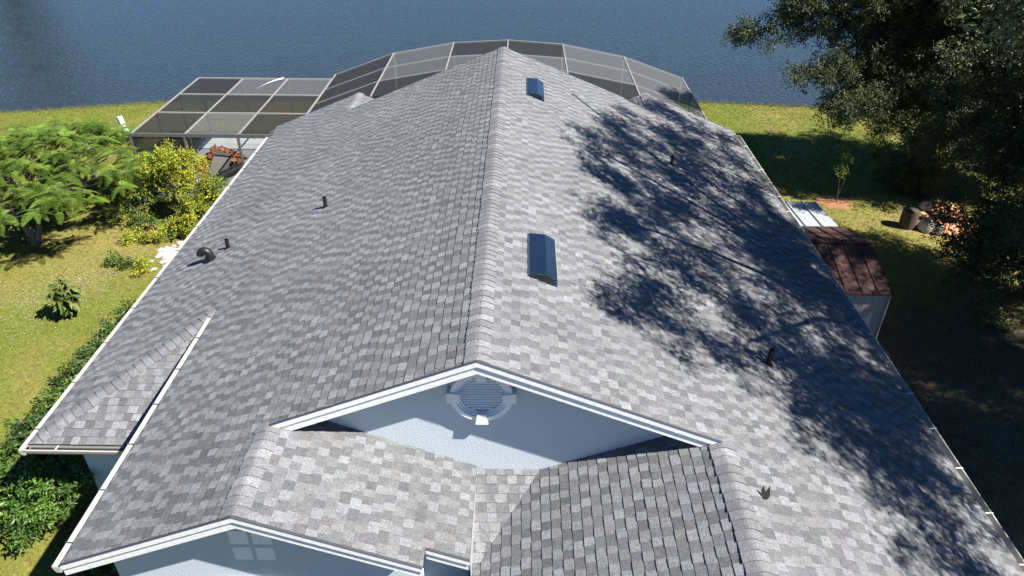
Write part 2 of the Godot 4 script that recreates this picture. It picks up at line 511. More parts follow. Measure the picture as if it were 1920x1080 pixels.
	for p in [[-3.7, -7.1, 0.24], [-5.92, -6.84, 0.22], [4.35, -10.17, 0.26], [4.64, -2.36, 0.30]]: vent_pipe(house, p[0], p[1], p[2])
	exhaust_hood(house, -6.23, -6.54)
	box_vent(house, -2.40, -3.68)
	box_vent(house, -11.0, -12.25)

func wall(house: Node, flat: Array, at: float, way: String):
	var poly := PackedVector2Array()
	for p in flat: poly.append(Vector2(p[0], p[1]))
	var g := Geo.new()
	if way == "front": g.prism(poly, Vector3(0, 0, at), Vector3.RIGHT, Vector3.UP, Vector3(0, 0, -0.2))
	else: g.prism(poly, Vector3(at, 0, 0), Vector3.BACK, Vector3.UP, Vector3(-0.2 * signf(at), 0, 0))
	put("wall", g, M.stucco, house)

func ring_part(r0: float, r1: float, m: Vector3, z0: float, z1: float) -> Geo:
	var g := Geo.new()
	for k in 56:
		var a := Vector3(cos(TAU * k / 56), sin(TAU * k / 56), 0)
		var b := Vector3(cos(TAU * (k + 1) / 56), sin(TAU * (k + 1) / 56), 0)
		var f := Vector3(0, 0, z1)
		var h := Vector3(0, 0, z0)
		g.quad(m + a * r0 + f, m + a * r1 + f, m + b * r1 + f, m + b * r0 + f)
		g.trin(m + a * r1 + f, m + a * r1 + h, m + b * r1 + h, a, a, b)
		g.trin(m + a * r1 + f, m + b * r1 + h, m + b * r1 + f, a, b, b)
		g.trin(m + a * r0 + f, m + a * r0 + h, m + b * r0 + h, -a, -a, -b)
		g.trin(m + a * r0 + f, m + b * r0 + h, m + b * r0 + f, -a, -b, -b)
	return g

func gable_vent(house: Node, m: Vector3):
	var v := Node3D.new()
	v.name = "gable_vent"
	house.add_child(v)
	v.position = m
	v.set_meta("label", "round white louvred gable vent with four keystones")
	put("ring", ring_part(0.36, 0.425, m, -0.01, 0.11), M.vinyl, v)
	put("ring", ring_part(0.33, 0.3605, m, -0.01, 0.08), M.vinyl, v)
	put("ring", ring_part(0.30, 0.3305, m, -0.01, 0.055), M.vinyl, v)
	var back := Geo.new()
	for k in 40: back.tri(m + Vector3(0, 0, 0.004), m + Vector3(cos(TAU * k / 40), sin(TAU * k / 40), 0.013) * 0.302, m + Vector3(cos(TAU * (k + 1) / 40), sin(TAU * (k + 1) / 40), 0.013) * 0.302)
	put("back_plate", back, M.black_iron, v)  # painted black to give the slat gaps their shadow lines
	for k in 12:
		var y := -0.27 + 0.045 * k + 0.01
		var half := sqrt(maxf(0.0, 0.3 * 0.3 - y * y)) - 0.002
		var g := Geo.new()
		g.beam_frame(m + Vector3(0, y, 0.038), Vector3(half, 0, 0), Vector3(0, 0.0125, -0.007), Vector3(0, 0.002, 0.003))
		put("slat", g, M.vinyl, v)
	for k in 4:
		var a := TAU * k / 4
		var d := Vector3(cos(a), sin(a), 0)
		var s := Vector3(-sin(a), cos(a), 0)
		var g := Geo.new()
		g.prism(PackedVector2Array([Vector2(0.285, -0.062), Vector2(0.465, -0.088), Vector2(0.465, 0.088), Vector2(0.285, 0.062)]), m + Vector3(0, 0, 0.14), d, s, Vector3(0, 0, -0.142))
		put("keystone", g, M.vinyl, v)

func faux_window(house: Node):
	var w := Node3D.new()
	w.name = "window"
	house.add_child(w, true)
	w.position = Vector3(-2.84, 3.45, 1.15)
	w.set_meta("label", "small square four-pane window high in the garage gable")
	for sx in 2:
		for sy in 2:
			var g := Geo.new()
			var x := -3.10 + sx * 0.29
			var y := 3.16 + sy * 0.31
			g.box(Vector3(x, y, 1.148), Vector3(x + 0.235, y + 0.25, 1.156))
			put("pane", g, M.pane_blind, w)

func arched_window(house: Node):
	var w := Node3D.new()
	w.name = "window"
	house.add_child(w, true)
	w.position = Vector3(-2.95, 1.6, 1.15)
	w.set_meta("label", "wide arched garage window below the small square one")
	var flat := PackedVector2Array([Vector2(-4.1, 1.0), Vector2(-1.8, 1.0)])
	for k in 25:
		var t := PI * k / 24.0
		flat.append(Vector2(-2.95 + 1.15 * cos(t), 2.36 + 0.36 * sin(t)))
	var g := Geo.new()
	g.prism(flat, Vector3(0, 0, 1.154), Vector3.RIGHT, Vector3.UP, Vector3(0, 0, -0.01))
	put("pane", g, M.glass_dark, w)
	var f := Geo.new()
	for k in 24:
		var t := PI * k / 24.0
		var t2 := PI * (k + 1) / 24.0
		f.beam(Vector3(-2.95 + 1.17 * cos(t), 2.36 + 0.38 * sin(t), 1.17), Vector3(-2.95 + 1.17 * cos(t2), 2.36 + 0.38 * sin(t2), 1.17), 0.05, 0.04)
	put("frame", f, M.trim, w)
	for k in 5:
		var m := Geo.new()
		var x := -3.85 + 0.45 * k
		m.box(Vector3(x - 0.012, 1.0, 1.152), Vector3(x + 0.012, 2.55, 1.17))
		put("muntin", m, M.trim, w)

func vent_pipe(house: Node, x: float, z: float, h: float):
	var y := slope_y(x)
	var g := Geo.new()
	var p := Vector3(x, y - 0.03, z)
	g.tube([p, p + Vector3(0, h + 0.03, 0), p + Vector3(0, h + 0.03, 0), p + Vector3(0, h * 0.5, 0)], [0.042, 0.042, 0.034, 0.034], 14, Color.WHITE, false)
	var o := put("vent_pipe", g, M.pipe, house)
	var f := Geo.new()
	f.tube([p + Vector3(0, 0.015, 0), p + Vector3(0, 0.07, 0)], [0.085, 0.05], 14)
	put("boot", f, M.pipe, o)

func exhaust_hood(house: Node, x: float, z: float):
	var y := slope_y(x)
	var g := Geo.new()
	var pts := [Vector3(x, y - 0.02, z), Vector3(x, y + 0.12, z)]
	var rad := [0.09, 0.09]
	for k in 8:
		var a := PI * (k + 1) / 8.0
		pts.append(Vector3(x - 0.10 + 0.10 * cos(a), y + 0.12 + 0.11 * sin(a), z + 0.02 * k / 8.0))
		rad.append(0.09 - 0.002 * k)
	g.tube(pts, rad, 18)
	var o := put("exhaust_hood", g, M.pipe, house)
	o.set_meta("label", "black gooseneck exhaust hood low on the roof slope")
	var f := Geo.new()
	f.tube([Vector3(x, y - 0.03, z), Vector3(x, y + 0.05, z)], [0.16, 0.125], 18)
	put("flange", f, M.pipe, o)

func box_vent(house: Node, z0: float, z1: float):
	var o := Node3D.new()
	o.name = "roof_vent"
	house.add_child(o, true)
	o.position = Vector3(0.9, slope_y(0.9), (z0 + z1) / 2)
	var X := Vector3(1, -PITCH, 0).normalized()
	var Y := Vector3(PITCH, 1, 0).normalized()
	var at := Vector3(0.64, slope_y(0.64), z0)
	var hood := Geo.new()
	hood.prism(PackedVector2Array([Vector2(0, 0.012), Vector2(0.015, 0.055), Vector2(0.27, 0.135), Vector2(0.47, 0.10), Vector2(0.47, 0.085), Vector2(0.40, 0.02), Vector2(0.40, 0.012)]), at, X, Y, Vector3(0, 0, z1 - z0))
	put("hood", hood, M.vent_metal, o)
	for z in [z0 + 0.004, z1 - 0.004]:   # black plates stand in for the unlit open ends
		var en := Geo.new()
		en.prism(PackedVector2Array([Vector2(0.02, 0.021), Vector2(0.03, 0.05), Vector2(0.27, 0.126), Vector2(0.46, 0.092), Vector2(0.39, 0.021)]), at + Vector3(0, 0, z - z0), X, Y, Vector3(0, 0, 0.003 * signf(z0 - z)) if z != z0 + 0.004 else Vector3(0, 0, -0.003))
		put("dark_end_plate", en, M.pipe, o)
	var fl := Geo.new()
	fl.prism(PackedVector2Array([Vector2(0.0, 0.0155), Vector2(0.50, 0.0155), Vector2(0.50, 0.0195), Vector2(0.0, 0.0195)]), at + Vector3(0, 0, 0.03), X, Y, Vector3(0, 0, z1 - z0 - 0.06))
	put("flange", fl, M.vent_metal, o)
	var lip := Geo.new()
	lip.beam(at + X * 0.475 + Y * 0.088, at + X * 0.475 + Y * 0.088 + Vector3(0, 0, z1 - z0), 0.006, 0.03)
	put("drip_lip", lip, M.flash, o)

# ---------------------------------------------------------------- ground and water
var lawn_noise := FastNoiseLite.new()
var fine_noise := FastNoiseLite.new()

func shore(x: float) -> float:
	var k := [[-90, -12.0], [-45, -19.0], [-22.5, -23.8], [-15.9, -25.5], [-4, -26.2], [8.7, -26.3], [15.75, -25.6], [40, -22.0], [90, -14.0]]
	for i in k.size() - 1:
		if x <= k[i + 1][0]:
			return lerpf(k[i][1], k[i + 1][1], (x - k[i][0]) / float(k[i + 1][0] - k[i][0])) + 0.12 * fine_noise.get_noise_1d(x * 4.0)
	return -14.0

func lawn_color(x: float, z: float) -> Color:
	# lush and dry sward; bare right yard also darkened for oak shade
	var a := lawn_noise.get_noise_2d(x, z)
	var b := fine_noise.get_noise_2d(x * 2.0, z * 2.0)
	var lush := Color(0.120, 0.150, 0.013)
	var olive := Color(0.135, 0.135, 0.019)
	var straw := Color(0.25, 0.195, 0.06)
	var dry := clampf(0.06 + a * 0.9 + b * 0.4, 0, 1)
	# worn, drier sward round the young trees and beside the bed
	dry = clampf(dry + 0.6 * exp(-Vector2(x + 12.6, z + 10.9).length_squared() / 2.6) + 0.45 * exp(-Vector2(x + 11.4, z + 12.4).length_squared() / 1.6), 0, 1)
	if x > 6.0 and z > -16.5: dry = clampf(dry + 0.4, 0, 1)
	var dirt := Color(0.10, 0.085, 0.06)  # bare dirt tone, darkened to paint in the deep oak shade
	var worn := clampf((x - 7.0) * 0.6, 0, 1) * clampf((z + 10.5) * 0.5 + b * 0.8, 0, 1)  # right-yard mask: bare dirt plus painted-in oak shade
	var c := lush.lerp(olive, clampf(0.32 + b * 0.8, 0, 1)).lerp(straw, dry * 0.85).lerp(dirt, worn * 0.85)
	return c

func build_ground():
	lawn_noise.seed = 3
	lawn_noise.frequency = 0.16
	lawn_noise.fractal_octaves = 3
	fine_noise.seed = 9
	fine_noise.frequency = 0.45
	var g := Geo.new()
	var xs := []
	var x := -90.0
	while x < 90.01:
		xs.append(x)
		x += 0.5 if absf(x) < 24.0 else 3.0
	var rows := [[-6.0, -1.6], [-2.0, -0.85], [-0.35, -0.33], [0.0, -0.03]]
	var z := 0.4
	while z < 30.0:
		rows.append([z, 0.0])
		z += 0.5
	rows.append([60.0, 0.0])
	rows.append([200.0, 0.0])
	var grid := []
	var cols := []
	for px in xs:
		var line := []
		var cl := []
		for r in rows:
			var zz: float = shore(px) + r[0]
			line.append(Vector3(px, r[1], zz))
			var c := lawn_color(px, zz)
			if r[1] < -0.2: c = Color(0.10, 0.085, 0.06)
			cl.append(c)
		grid.append(line)
		cols.append(cl)
	for i in xs.size() - 1:
		for j in rows.size() - 1:
			var q := [[i, j], [i + 1, j + 1], [i, j + 1], [i, j], [i + 1, j], [i + 1, j + 1]]
			for k in q:
				g.v.append(grid[k[0]][k[1]])
				g.n.append(Vector3.UP)
				g.c.append(cols[k[0]][k[1]])
	var o := put("ground", g, M.soil, self)
	o.set_meta("kind", "structure")
	var bed := Geo.new()
	bed.quad(Vector3(-700, -1.7, -700), Vector3(700, -1.7, -700), Vector3(700, -1.7, 260), Vector3(-700, -1.7, 260), Color(0.08, 0.09, 0.03))
	put("lake_bed", bed, M.soil, self).set_meta("kind", "structure")
	var w := Geo.new()
	w.quad(Vector3(-400, -0.3, -330), Vector3(400, -0.3, -330), Vector3(400, -0.3, -8), Vector3(-400, -0.3, -8))
	var dw := Geo.new()
	dw.box(Vector3(-5.6, -0.05, 2.1), Vector3(8.5, 0.012, 34.0), Color(0.055, 0.055, 0.06))  # unseen asphalt, added to cut light bounced onto the front walls
	put("added_driveway", dw, M.soil, self).set_meta("kind", "structure")
	put("lake_water", w, M.water, self).set_meta("kind", "structure")

func blade_tuft(seed_: int, blades: int, h: float, spread: float) -> ArrayMesh:
	var r := RandomNumberGenerator.new()
	r.seed = seed_
	var g := Geo.new()
	for k in blades:
		var a := r.randf() * TAU
		var p := Vector3(cos(a), 0, sin(a)) * r.randf() * spread
		var lean := Vector3(r.randf_range(-1, 1), 0, r.randf_range(-1, 1)) * h * 0.8
		var s := Vector3(-sin(a), 0, cos(a)) * 0.006
		var t := r.randf_range(0.7, 1.25)
		g.tri(p - s, p + s, p + lean + Vector3(0, h * r.randf_range(0.6, 1.1), 0), Color(t, t, t))
	return g.mesh()

func build_grass():
	var r := RandomNumberGenerator.new()
	r.seed = 71
	var tuft := blade_tuft(4, 7, 0.03, 0.035)
	for area in [[-23.0, -7.3, -26.5, 0.5, 125000, "short lawn grass left of the house, green with straw patches"], [6.9, 17.0, -26.5, -2.0, 60000, "short lawn grass right of the house, half under oak shade"]]:
		var places := []
		var tints := []
		for k in area[4]:
			var x := r.randf_range(area[0], area[1])
			var z := r.randf_range(area[2], area[3])
			if z < shore(x) + 0.1: continue
			if x < -8.4 and x > -12.6 and z < -15.1 and z > -21.2: continue
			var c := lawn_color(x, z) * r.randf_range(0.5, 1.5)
			# bare worn spots keep fewer blades
			if c.r > 0.23 and r.randf() < 0.45: continue
			places.append(Transform3D(Basis(Vector3.UP, r.randf() * TAU).scaled(Vector3.ONE * r.randf_range(0.6, 1.3)), Vector3(x, -0.004, z)))
			tints.append(c)
		var o := scatter("lawn_grass", tuft, M.grass, places, tints, self)
		tag(o, area[5], "grass")
		o.set_meta("kind", "stuff")
	# taller reeds of grass along the water's edge
	var reed := blade_tuft(6, 9, 0.16, 0.08)
	var pl := []
	var ti := []
	for k in 2600:
		var x := r.randf_range(-24, 18)
		pl.append(Transform3D(Basis(Vector3.UP, r.randf() * TAU).scaled(Vector3.ONE * r.randf_range(0.5, 1.2)), Vector3(x, -0.08, shore(x) + r.randf_range(-0.2, 0.15))))
		ti.append(Color(0.15, 0.14, 0.04) * r.randf_range(0.7, 1.2))
	var e := scatter("shore_grass", reed, M.grass, pl, ti, self)
	tag(e, "taller yellowing grass fringe along the lake edge", "grass")
	e.set_meta("kind", "stuff")
	# tiny white weed flowers in the lawn
	var fm := Geo.new()
	for k in 6: fm.tri(Vector3(0, 0.045, 0), Vector3(cos(TAU * k / 6) * 0.012, 0.045, sin(TAU * k / 6) * 0.012), Vector3(cos(TAU * (k + 1) / 6) * 0.012, 0.042, sin(TAU * (k + 1) / 6) * 0.012))
	var fp := []
	var ft := []
	for k in 1500:
		var m: Array = [[-13.2, -9.2, 0.9], [-13.0, -8.0, 1.0], [-11.9, -10.4, 0.7], [-12.3, -9.4, 0.8]][k % 4]
		fp.append(Transform3D(Basis(Vector3.UP, r.randf() * TAU).scaled(Vector3.ONE * r.randf_range(0.5, 1.1)), Vector3(m[0] + r.randfn() * m[2], 0, m[1] + r.randfn() * m[2])))
		ft.append(Color(0.7, 0.7, 0.66))
	var fo := scatter("weed_flowers", fm.mesh(), M.stone, fp, ft, self)
	tag(fo, "tiny white weed flowers speckling the lawn", "flowers")
	fo.set_meta("kind", "stuff")

# ---------------------------------------------------------------- plants
func leaf_cluster(seed_: int, leaves: int, radius: float, length: float, width: float, twigs := 7) -> ArrayMesh:
	var r := RandomNumberGenerator.new()
	r.seed = seed_
	var g := Geo.new()
	var dirs := []
	for k in twigs: dirs.append(Vector3(r.randfn(), r.randfn() * 0.8, r.randfn()).normalized())
	for k in leaves:
		var d: Vector3 = dirs[k % twigs]
		var p := d * radius * pow(r.randf_range(0.05, 1.0), 0.6) + Vector3(r.randfn(), r.randfn(), r.randfn()) * radius * 0.16
		var f := (d * 0.8 + Vector3(r.randfn(), r.randfn() * 0.7, r.randfn()) * 0.8).normalized()
		var s := f.cross(Vector3(r.randfn(), 1.4 + r.randfn(), r.randfn())).normalized()
		var nn := s.cross(f)
		var l := length * r.randf_range(0.7, 1.25)
		var w := width * r.randf_range(0.8, 1.2) / 2
		var t := r.randf_range(0.62, 1.35)
		var col := Color(t * r.randf_range(0.9, 1.15), t, t * r.randf_range(0.8, 1.1))
		var tip := p + f * l - nn * l * 0.12
		var m := p + f * l * 0.45
		g.tri(p, m + s * w + nn * w * 0.35, tip, col)
		g.tri(p, tip, m - s * w + nn * w * 0.35, col)
	for d in dirs:
		var s: Vector3 = d.cross(Vector3(0.3, 0.5, 0.8)).normalized() * 0.005
		g.tri(-s, s, d * radius * 0.95, Color(0.9, 0.75, 0.6))
	return g.mesh()

func limb(g: Geo, a: Vector3, b: Vector3, r0: float, r1: float, bend: float, r: RandomNumberGenerator, col: Color, sides := 7):
	var pts := []
	var rad := []
	var o1 := Vector3(r.randfn(), r.randf() + 0.3, r.randfn()) * bend
	for k in 6:
		var t := k / 5.0
		pts.append(a.lerp(b, t) + o1 * sin(PI * t) + Vector3(r.randfn(), r.randfn(), r.randfn()) * bend * 0.12 * sin(PI * t))
		rad.append(lerpf(r0, r1, t))
	g.tube(pts, rad, sides, col)

func fill_lobes(lobes: Array, per: float, r: RandomNumberGenerator, tint: Callable, places: Array, tints: Array, size := 1.0):
	# lobes: [centre, radius]; clusters spread through each, thicker towards its skin
	for lobe in lobes:
		var m: Vector3 = lobe[0]
		var rad: float = lobe[1]
		var count := maxi(7, int(per * rad * rad * rad))
		for k in count:
			var d := Vector3(r.randfn(), r.randfn() * 0.85, r.randfn()).normalized() * rad * pow(r.randf(), 0.45)
			var b := Basis(Vector3(r.randfn(), r.randfn(), r.randfn()).normalized(), r.randf() * TAU)
			places.append(Transform3D(b.scaled(Vector3.ONE * size * r.randf_range(0.75, 1.25)), m + d))
			tints.append(tint.call(r))

func build_oaks():
	# --- the big live oak beside the house: its boughs hang over the right slope, out of sight above
	var r := RandomNumberGenerator.new()
	r.seed = 15
	var green := func(q: RandomNumberGenerator) -> Color: return Color(0.052, 0.074, 0.018) * q.randf_range(0.6, 1.4)
	var base := Vector3(15.4, 0, -3.4)
	var oak := thing("oak_tree", base, "tall dark live oak whose boughs shade the right roof slope", "tree")
	var over := []
	var zz := -15.2
	while zz < 1.9:
		var xx := 1.4
		while xx < 7.6:
			var px := xx + r.randf_range(-0.35, 0.35)
			var pz := zz + r.randf_range(-0.35, 0.35)
			if px > bough_edge(pz) and r.randf() < 0.84:
				var t := r.randf_range(5.8, 7.8)
				over.append([Vector3(px, slope_y(px), pz) + TO_SUN * t, r.randf_range(0.55, 0.9)])
			xx += 0.78
		zz += 0.78
	for k in 150:   # boughs over the yard between house and trunk
		var q := Vector3(r.randf_range(8.2, 17.5), 0, r.randf_range(-9.4, 3.0))
		over.append([q + TO_SUN * r.randf_range(9.5, 12.0), r.randf_range(0.8, 1.15)])
	for k in 75:   # low hanging side of the crown
		var d := Vector3(r.randfn(), r.randfn(), r.randfn()).normalized() * pow(r.randf(), 0.4)
		over.append([Vector3(14.2, 4.0, -10.2) + d * Vector3(2.3, 3.6, 2.3), r.randf_range(0.6, 1.05)])
	for q in [[Vector3(14.2, 3.2, -9.0), Vector3(12.3, 1.5, -9.6), 0.9, 0.4], [Vector3(14.4, 2.4, -8.0), Vector3(12.2, 0.9, -8.2), 0.9, 0.45], [Vector3(14.0, 5.4, -10.0), Vector3(11.6, 4.2, -11.2), 1.0, 0.4], [Vector3(14.2, 4.8, -12.0), Vector3(10.9, 3.0, -12.9), 1.0, 0.35], [Vector3(13.6, 6.2, -11.5), Vector3(10.6, 4.8, -13.0), 1.1, 0.5]]:
		for k in 6: over.append([q[0].lerp(q[1], k / 5.0) + Vector3(r.randfn(), r.randfn() * 0.6, r.randfn()) * 0.25, lerpf(q[2], q[3], k / 5.0)])
	for k in 46:   # the body of the crown over the trunk, right of the house
		var p := base + Vector3(r.randf_range(-3.2, 3.5), r.randf_range(7.0, 12.5), r.randf_range(-5.0, 5.5))
		over.append([p, r.randf_range(0.8, 1.3)])
	var places := []
	var tints := []
	fill_lobes(over, 32.0, r, green, places, tints)
	var cl := leaf_cluster(91, 110, 0.36, 0.085, 0.038, 10)
	scatter("crown", cl, M.leaf, places, tints, oak)
	var bark := Color(0.13, 0.115, 0.10)
	var g := Geo.new()
	var fork := base + Vector3(-0.6, 8.6, 0.2)
	g.tube([base + Vector3(0, -0.1, 0), base + Vector3(0, 0.4, 0), base + Vector3(-0.15, 3.8, 0.1), fork], [0.62, 0.46, 0.38, 0.28], 12, bark)
	put("trunk", g, M.bark, oak)
	for t in [[7.0, 11.0, -10.6], [7.4, 11.2, -7.0], [7.2, 10.8, -3.6], [9.8, 10.4, -0.6], [10.6, 11.4, -8.4], [11.5, 12.0, -5.0], [15.5, 12.0, -1.0], [16.5, 11.0, -7.0]]:
		var l := Geo.new()
		limb(l, fork, Vector3(t[0], t[1], t[2]), 0.13, 0.04, 0.35, r, bark)
		for k in 7:
			var lobe: Array = over[(k * 37 + int(t[0] * 13.0)) % over.size()]
			if (lobe[0] - Vector3(t[0], t[1], t[2])).length() < 4.5: limb(l, Vector3(t[0], t[1], t[2]).lerp(fork, 0.12), lobe[0], 0.05, 0.012, 0.25, r, bark, 5)
		put("limb", l, M.bark, oak)
	# --- the second oak further back, seen at the right of the picture
	base = Vector3(19.6, 0, -18.4)
	var oak2 := thing("oak_tree", base, "wide dark oak on the lawn beyond the shed, branches reaching over the lake", "tree")
	var lob := []
	for k in 120:
		var d := Vector3(r.randfn(), r.randfn(), r.randfn()).normalized() * pow(r.randf(), 0.4)
		lob.append([Vector3(16.3, 4.9, -17.2) + d * Vector3(4.2, 4.6, 3.0) * r.randf_range(0.7, 1.2), r.randf_range(0.55, 1.15)])
	var reach := []
	for q in [[Vector3(13, 6.4, -17.6), Vector3(7.3, 5.15, -17.2), 1.1, 0.42], [Vector3(13.2, 5.4, -17.5), Vector3(9.5, 4.2, -16.6), 1.2, 0.45], [Vector3(13.2, 4.0, -17.0), Vector3(10.6, 2.9, -16.6), 1.1, 0.5], [Vector3(13.4, 7.4, -17.6), Vector3(9.0, 6.6, -17.2), 1.2, 0.5]]:
		reach.append(q)
		for k in 14:
			var t := k / 13.0
			lob.append([q[0].lerp(q[1], t) + Vector3(r.randfn(), r.randfn() * 0.6, r.randfn()) * 0.3, lerpf(q[2], q[3], t) * r.randf_range(0.75, 1.05)])
	places = []
	tints = []
	fill_lobes(lob, 46.0, r, green, places, tints)
	scatter("crown", cl, M.leaf, places, tints, oak2)
	g = Geo.new()
	fork = base + Vector3(-0.3, 3.0, 0.3)
	g.tube([base + Vector3(0, -0.1, 0), base + Vector3(0, 0.4, 0), base + Vector3(-0.1, 1.6, 0.1), fork], [0.55, 0.4, 0.34, 0.3], 12, bark)
	put("trunk", g, M.bark, oak2)
	var pale := Color(0.24, 0.22, 0.20)
	for q in reach:
		var l := Geo.new()
		limb(l, fork, q[0], 0.14, 0.07, 0.3, r, pale)
		limb(l, q[0], q[1], 0.06, 0.01, 0.2, r, pale, 5)
		put("limb", l, M.bark, oak2)
	# --- a tree group on the far bank, mirrored in the lake
	base = Vector3(-62, -0.6, -86)
	var far := thing("oak_tree", base, "dark tree on the far bank mirrored in the lake", "tree")
	lob = []
	for k in 40:
		var d := Vector3(r.randfn(), r.randfn(), r.randfn()).normalized() * pow(r.randf(), 0.4)
		lob.append([base + Vector3(0, 9.5, 0) + d * Vector3(6.5, 8.0, 5.0), r.randf_range(1.4, 2.2)])
	places = []
	tints = []
	fill_lobes(lob, 4.0, r, green, places, tints, 2.2)
	scatter("crown", cl, M.leaf, places, tints, far)
	g = Geo.new()
	g.tube([base + Vector3(0, -1.3, 0), base + Vector3(0, 8, 0)], [0.7, 0.4], 10, bark)
	put("trunk", g, M.bark, far)

func bough_edge(z: float) -> float:
	var k := [[-16.0, 4.6], [-15.0, 4.5], [-13.0, 3.4], [-11.0, 2.4], [-9.5, 1.6], [-8.4, 1.9], [-7.0, 1.9], [-5.0, 2.1], [-3.4, 1.9], [-2.2, 2.4], [-1.4, 3.3], [-0.9, 5.2], [-0.3, 6.4], [0.3, 5.4], [1.4, 5.6], [2.2, 6.2]]
	for i in k.size() - 1:
		if z <= k[i + 1][0]: return lerpf(k[i][1], k[i + 1][1], clampf((z - k[i][0]) / (k[i + 1][0] - k[i][0]), 0, 1))
	return 6.5

func frond_mesh(seed_: int) -> ArrayMesh:
	# one feathery twice-divided leaf along +x, arching down
	var r := RandomNumberGenerator.new()
	r.seed = seed_
	var g := Geo.new()
	var at := func(t: float) -> Vector3: return Vector3(0.5 * t, 0.12 * t - 0.34 * t * t, 0)
	for k in 8: g.beam(at.call(k / 8.0), at.call((k + 1) / 8.0), 0.006, 0.006, Color(1.2, 1.1, 0.8))
	for k in 13:
		var t := 0.14 + 0.86 * k / 12.0
		var l := 0.115 * sin(PI * clampf(0.22 + 0.72 * t, 0, 1)) + 0.02
		for s in [-1, 1]:
			var o: Vector3 = at.call(t)
			var d := Vector3(0.45, -0.18 + r.randf_range(-0.1, 0.1), s).normalized()
			for j in 10:
				var p := o + d * l * (j + 0.6) / 10.0 - Vector3(0, 0.02 * pow(j / 10.0, 2), 0)
				for q in [-1, 1]:
					var e: Vector3 = (d.cross(Vector3.UP) * float(q) + d * 0.5).normalized() * 0.022
					var w := d * 0.0075
					var c := r.randf_range(0.8, 1.2)
					g.tri(p - w, p + w, p + e + Vector3(0, 0.004, 0), Color(c, c, c))
	return g.mesh()

func build_poinciana():
	var r := RandomNumberGenerator.new()
	r.seed = 44
	var base := Vector3(-14.3, 0, -12.3)
	var t := thing("feathery_tree", base, "low spreading tree with bright green feathery fronds on the left lawn", "tree")
	var bark := Color(0.30, 0.25, 0.20)
	var g := Geo.new()
	g.tube([base + Vector3(0, -0.05, 0), base + Vector3(-0.05, 0.3, 0), base + Vector3(-0.25, 0.8, 0.02), base + Vector3(-0.45, 1.3, 0.05)], [0.19, 0.13, 0.10, 0.08], 9, bark)
	put("trunk", g, M.bark, t)
	g = Geo.new()
	g.tube([base + Vector3(0.05, 0.1, 0.05), base + Vector3(0.2, 0.6, -0.05), base + Vector3(0.3, 1.4, -0.1)], [0.09, 0.065, 0.05], 8, bark)
	put("trunk", g, M.bark, t)
	var meshes := [frond_mesh(1), frond_mesh(2), frond_mesh(3)]
	var mats := []
	for k in 5:
		var m := StandardMaterial3D.new()
		var c: Array = [[0.085, 0.15, 0.010], [0.07, 0.13, 0.009], [0.11, 0.18, 0.011], [0.055, 0.105, 0.008], [0.17, 0.20, 0.012]][k]
		m.albedo_color = lin(c[0], c[1], c[2])
		m.vertex_color_use_as_albedo = true
		m.roughness = 0.8
		m.backlight = Color(0.5, 0.6, 0.2)
		mats.append(m)
	var tips := []
	for k in 340:
		var a := r.randf() * TAU
		var d := sqrt(r.randf())
		var p := Vector3(cos(a) * d * 2.9, 0, sin(a) * d * 3.5)
		p.y = 2.55 - 1.05 * d * d + r.randfn() * 0.16
		tips.append(base + Vector3(0.1, 0.3, -1.3) + p)
	var limbs := Geo.new()
	var crotch := [base + Vector3(-0.45, 1.3, 0.05), base + Vector3(0.3, 1.4, -0.1)]
	for k in tips.size():
		if k % 2 == 0: limb(limbs, crotch[0] if tips[k].x < base.x else crotch[1], tips[k], 0.035, 0.012, 0.12, r, bark, 5)
	put("limb", limbs, M.bark, t)
	var made := 0
	var places := []
	var tints := []
	for p in tips:
		var turn := r.randf() * TAU
		var n := 6 + r.randi() % 3
		for k in n:
			var b := Basis(Vector3.UP, turn + TAU * k / n + r.randf_range(-0.3, 0.3)) * Basis(Vector3(0, 0, 1), r.randf_range(-0.25, 0.5)) * Basis(Vector3(1, 0, 0), r.randf_range(-0.4, 0.4))
			b = b.scaled(Vector3.ONE * r.randf_range(0.5, 0.95))
			if made < 300 and p.z > base.z - 2.3 and k % 2 == 0:
				made += 1
				var o := MeshInstance3D.new()
				o.mesh = meshes[r.randi() % 3]
				o.material_override = mats[[0, 1, 2, 0, 1, 3, 2, 0, 4][r.randi() % 9]]
				o.name = "frond"
				t.add_child(o, true)
				o.transform = Transform3D(b, p - base)
			else:
				places.append(Transform3D(b, p))
				tints.append(Color(0.085, 0.145, 0.010) * r.randf_range(0.6, 1.35))
	var o2 := scatter("crown", meshes[1], M.leaf, places, tints, t)
	o2.set_meta("kind", "stuff")

func bush(called: String, base: Vector3, label: String, lobes: Array, cluster: Mesh, per: float, colors: Array, m: Material, seed_: int, category := "shrub", group := "", size := 1.0) -> Node3D:
	var r := RandomNumberGenerator.new()
	r.seed = seed_
	var t := thing(called, base, label, category, group)
	var places := []
	var tints := []
	var world := []
	for l in lobes: world.append([base + l[0], l[1]])
	fill_lobes(world, per, r, func(q): return (colors[q.randi() % colors.size()] as Color) * q.randf_range(0.75, 1.25), places, tints, size)
	scatter("foliage", cluster, m, places, tints, t)
	var g := Geo.new()
	for l in world: limb(g, base + Vector3(r.randfn() * 0.05, -0.03, r.randfn() * 0.05), l[0], 0.022, 0.008, 0.06, r, Color(0.16, 0.12, 0.09), 5)
	put("stem", g, M.bark, t)
	return t

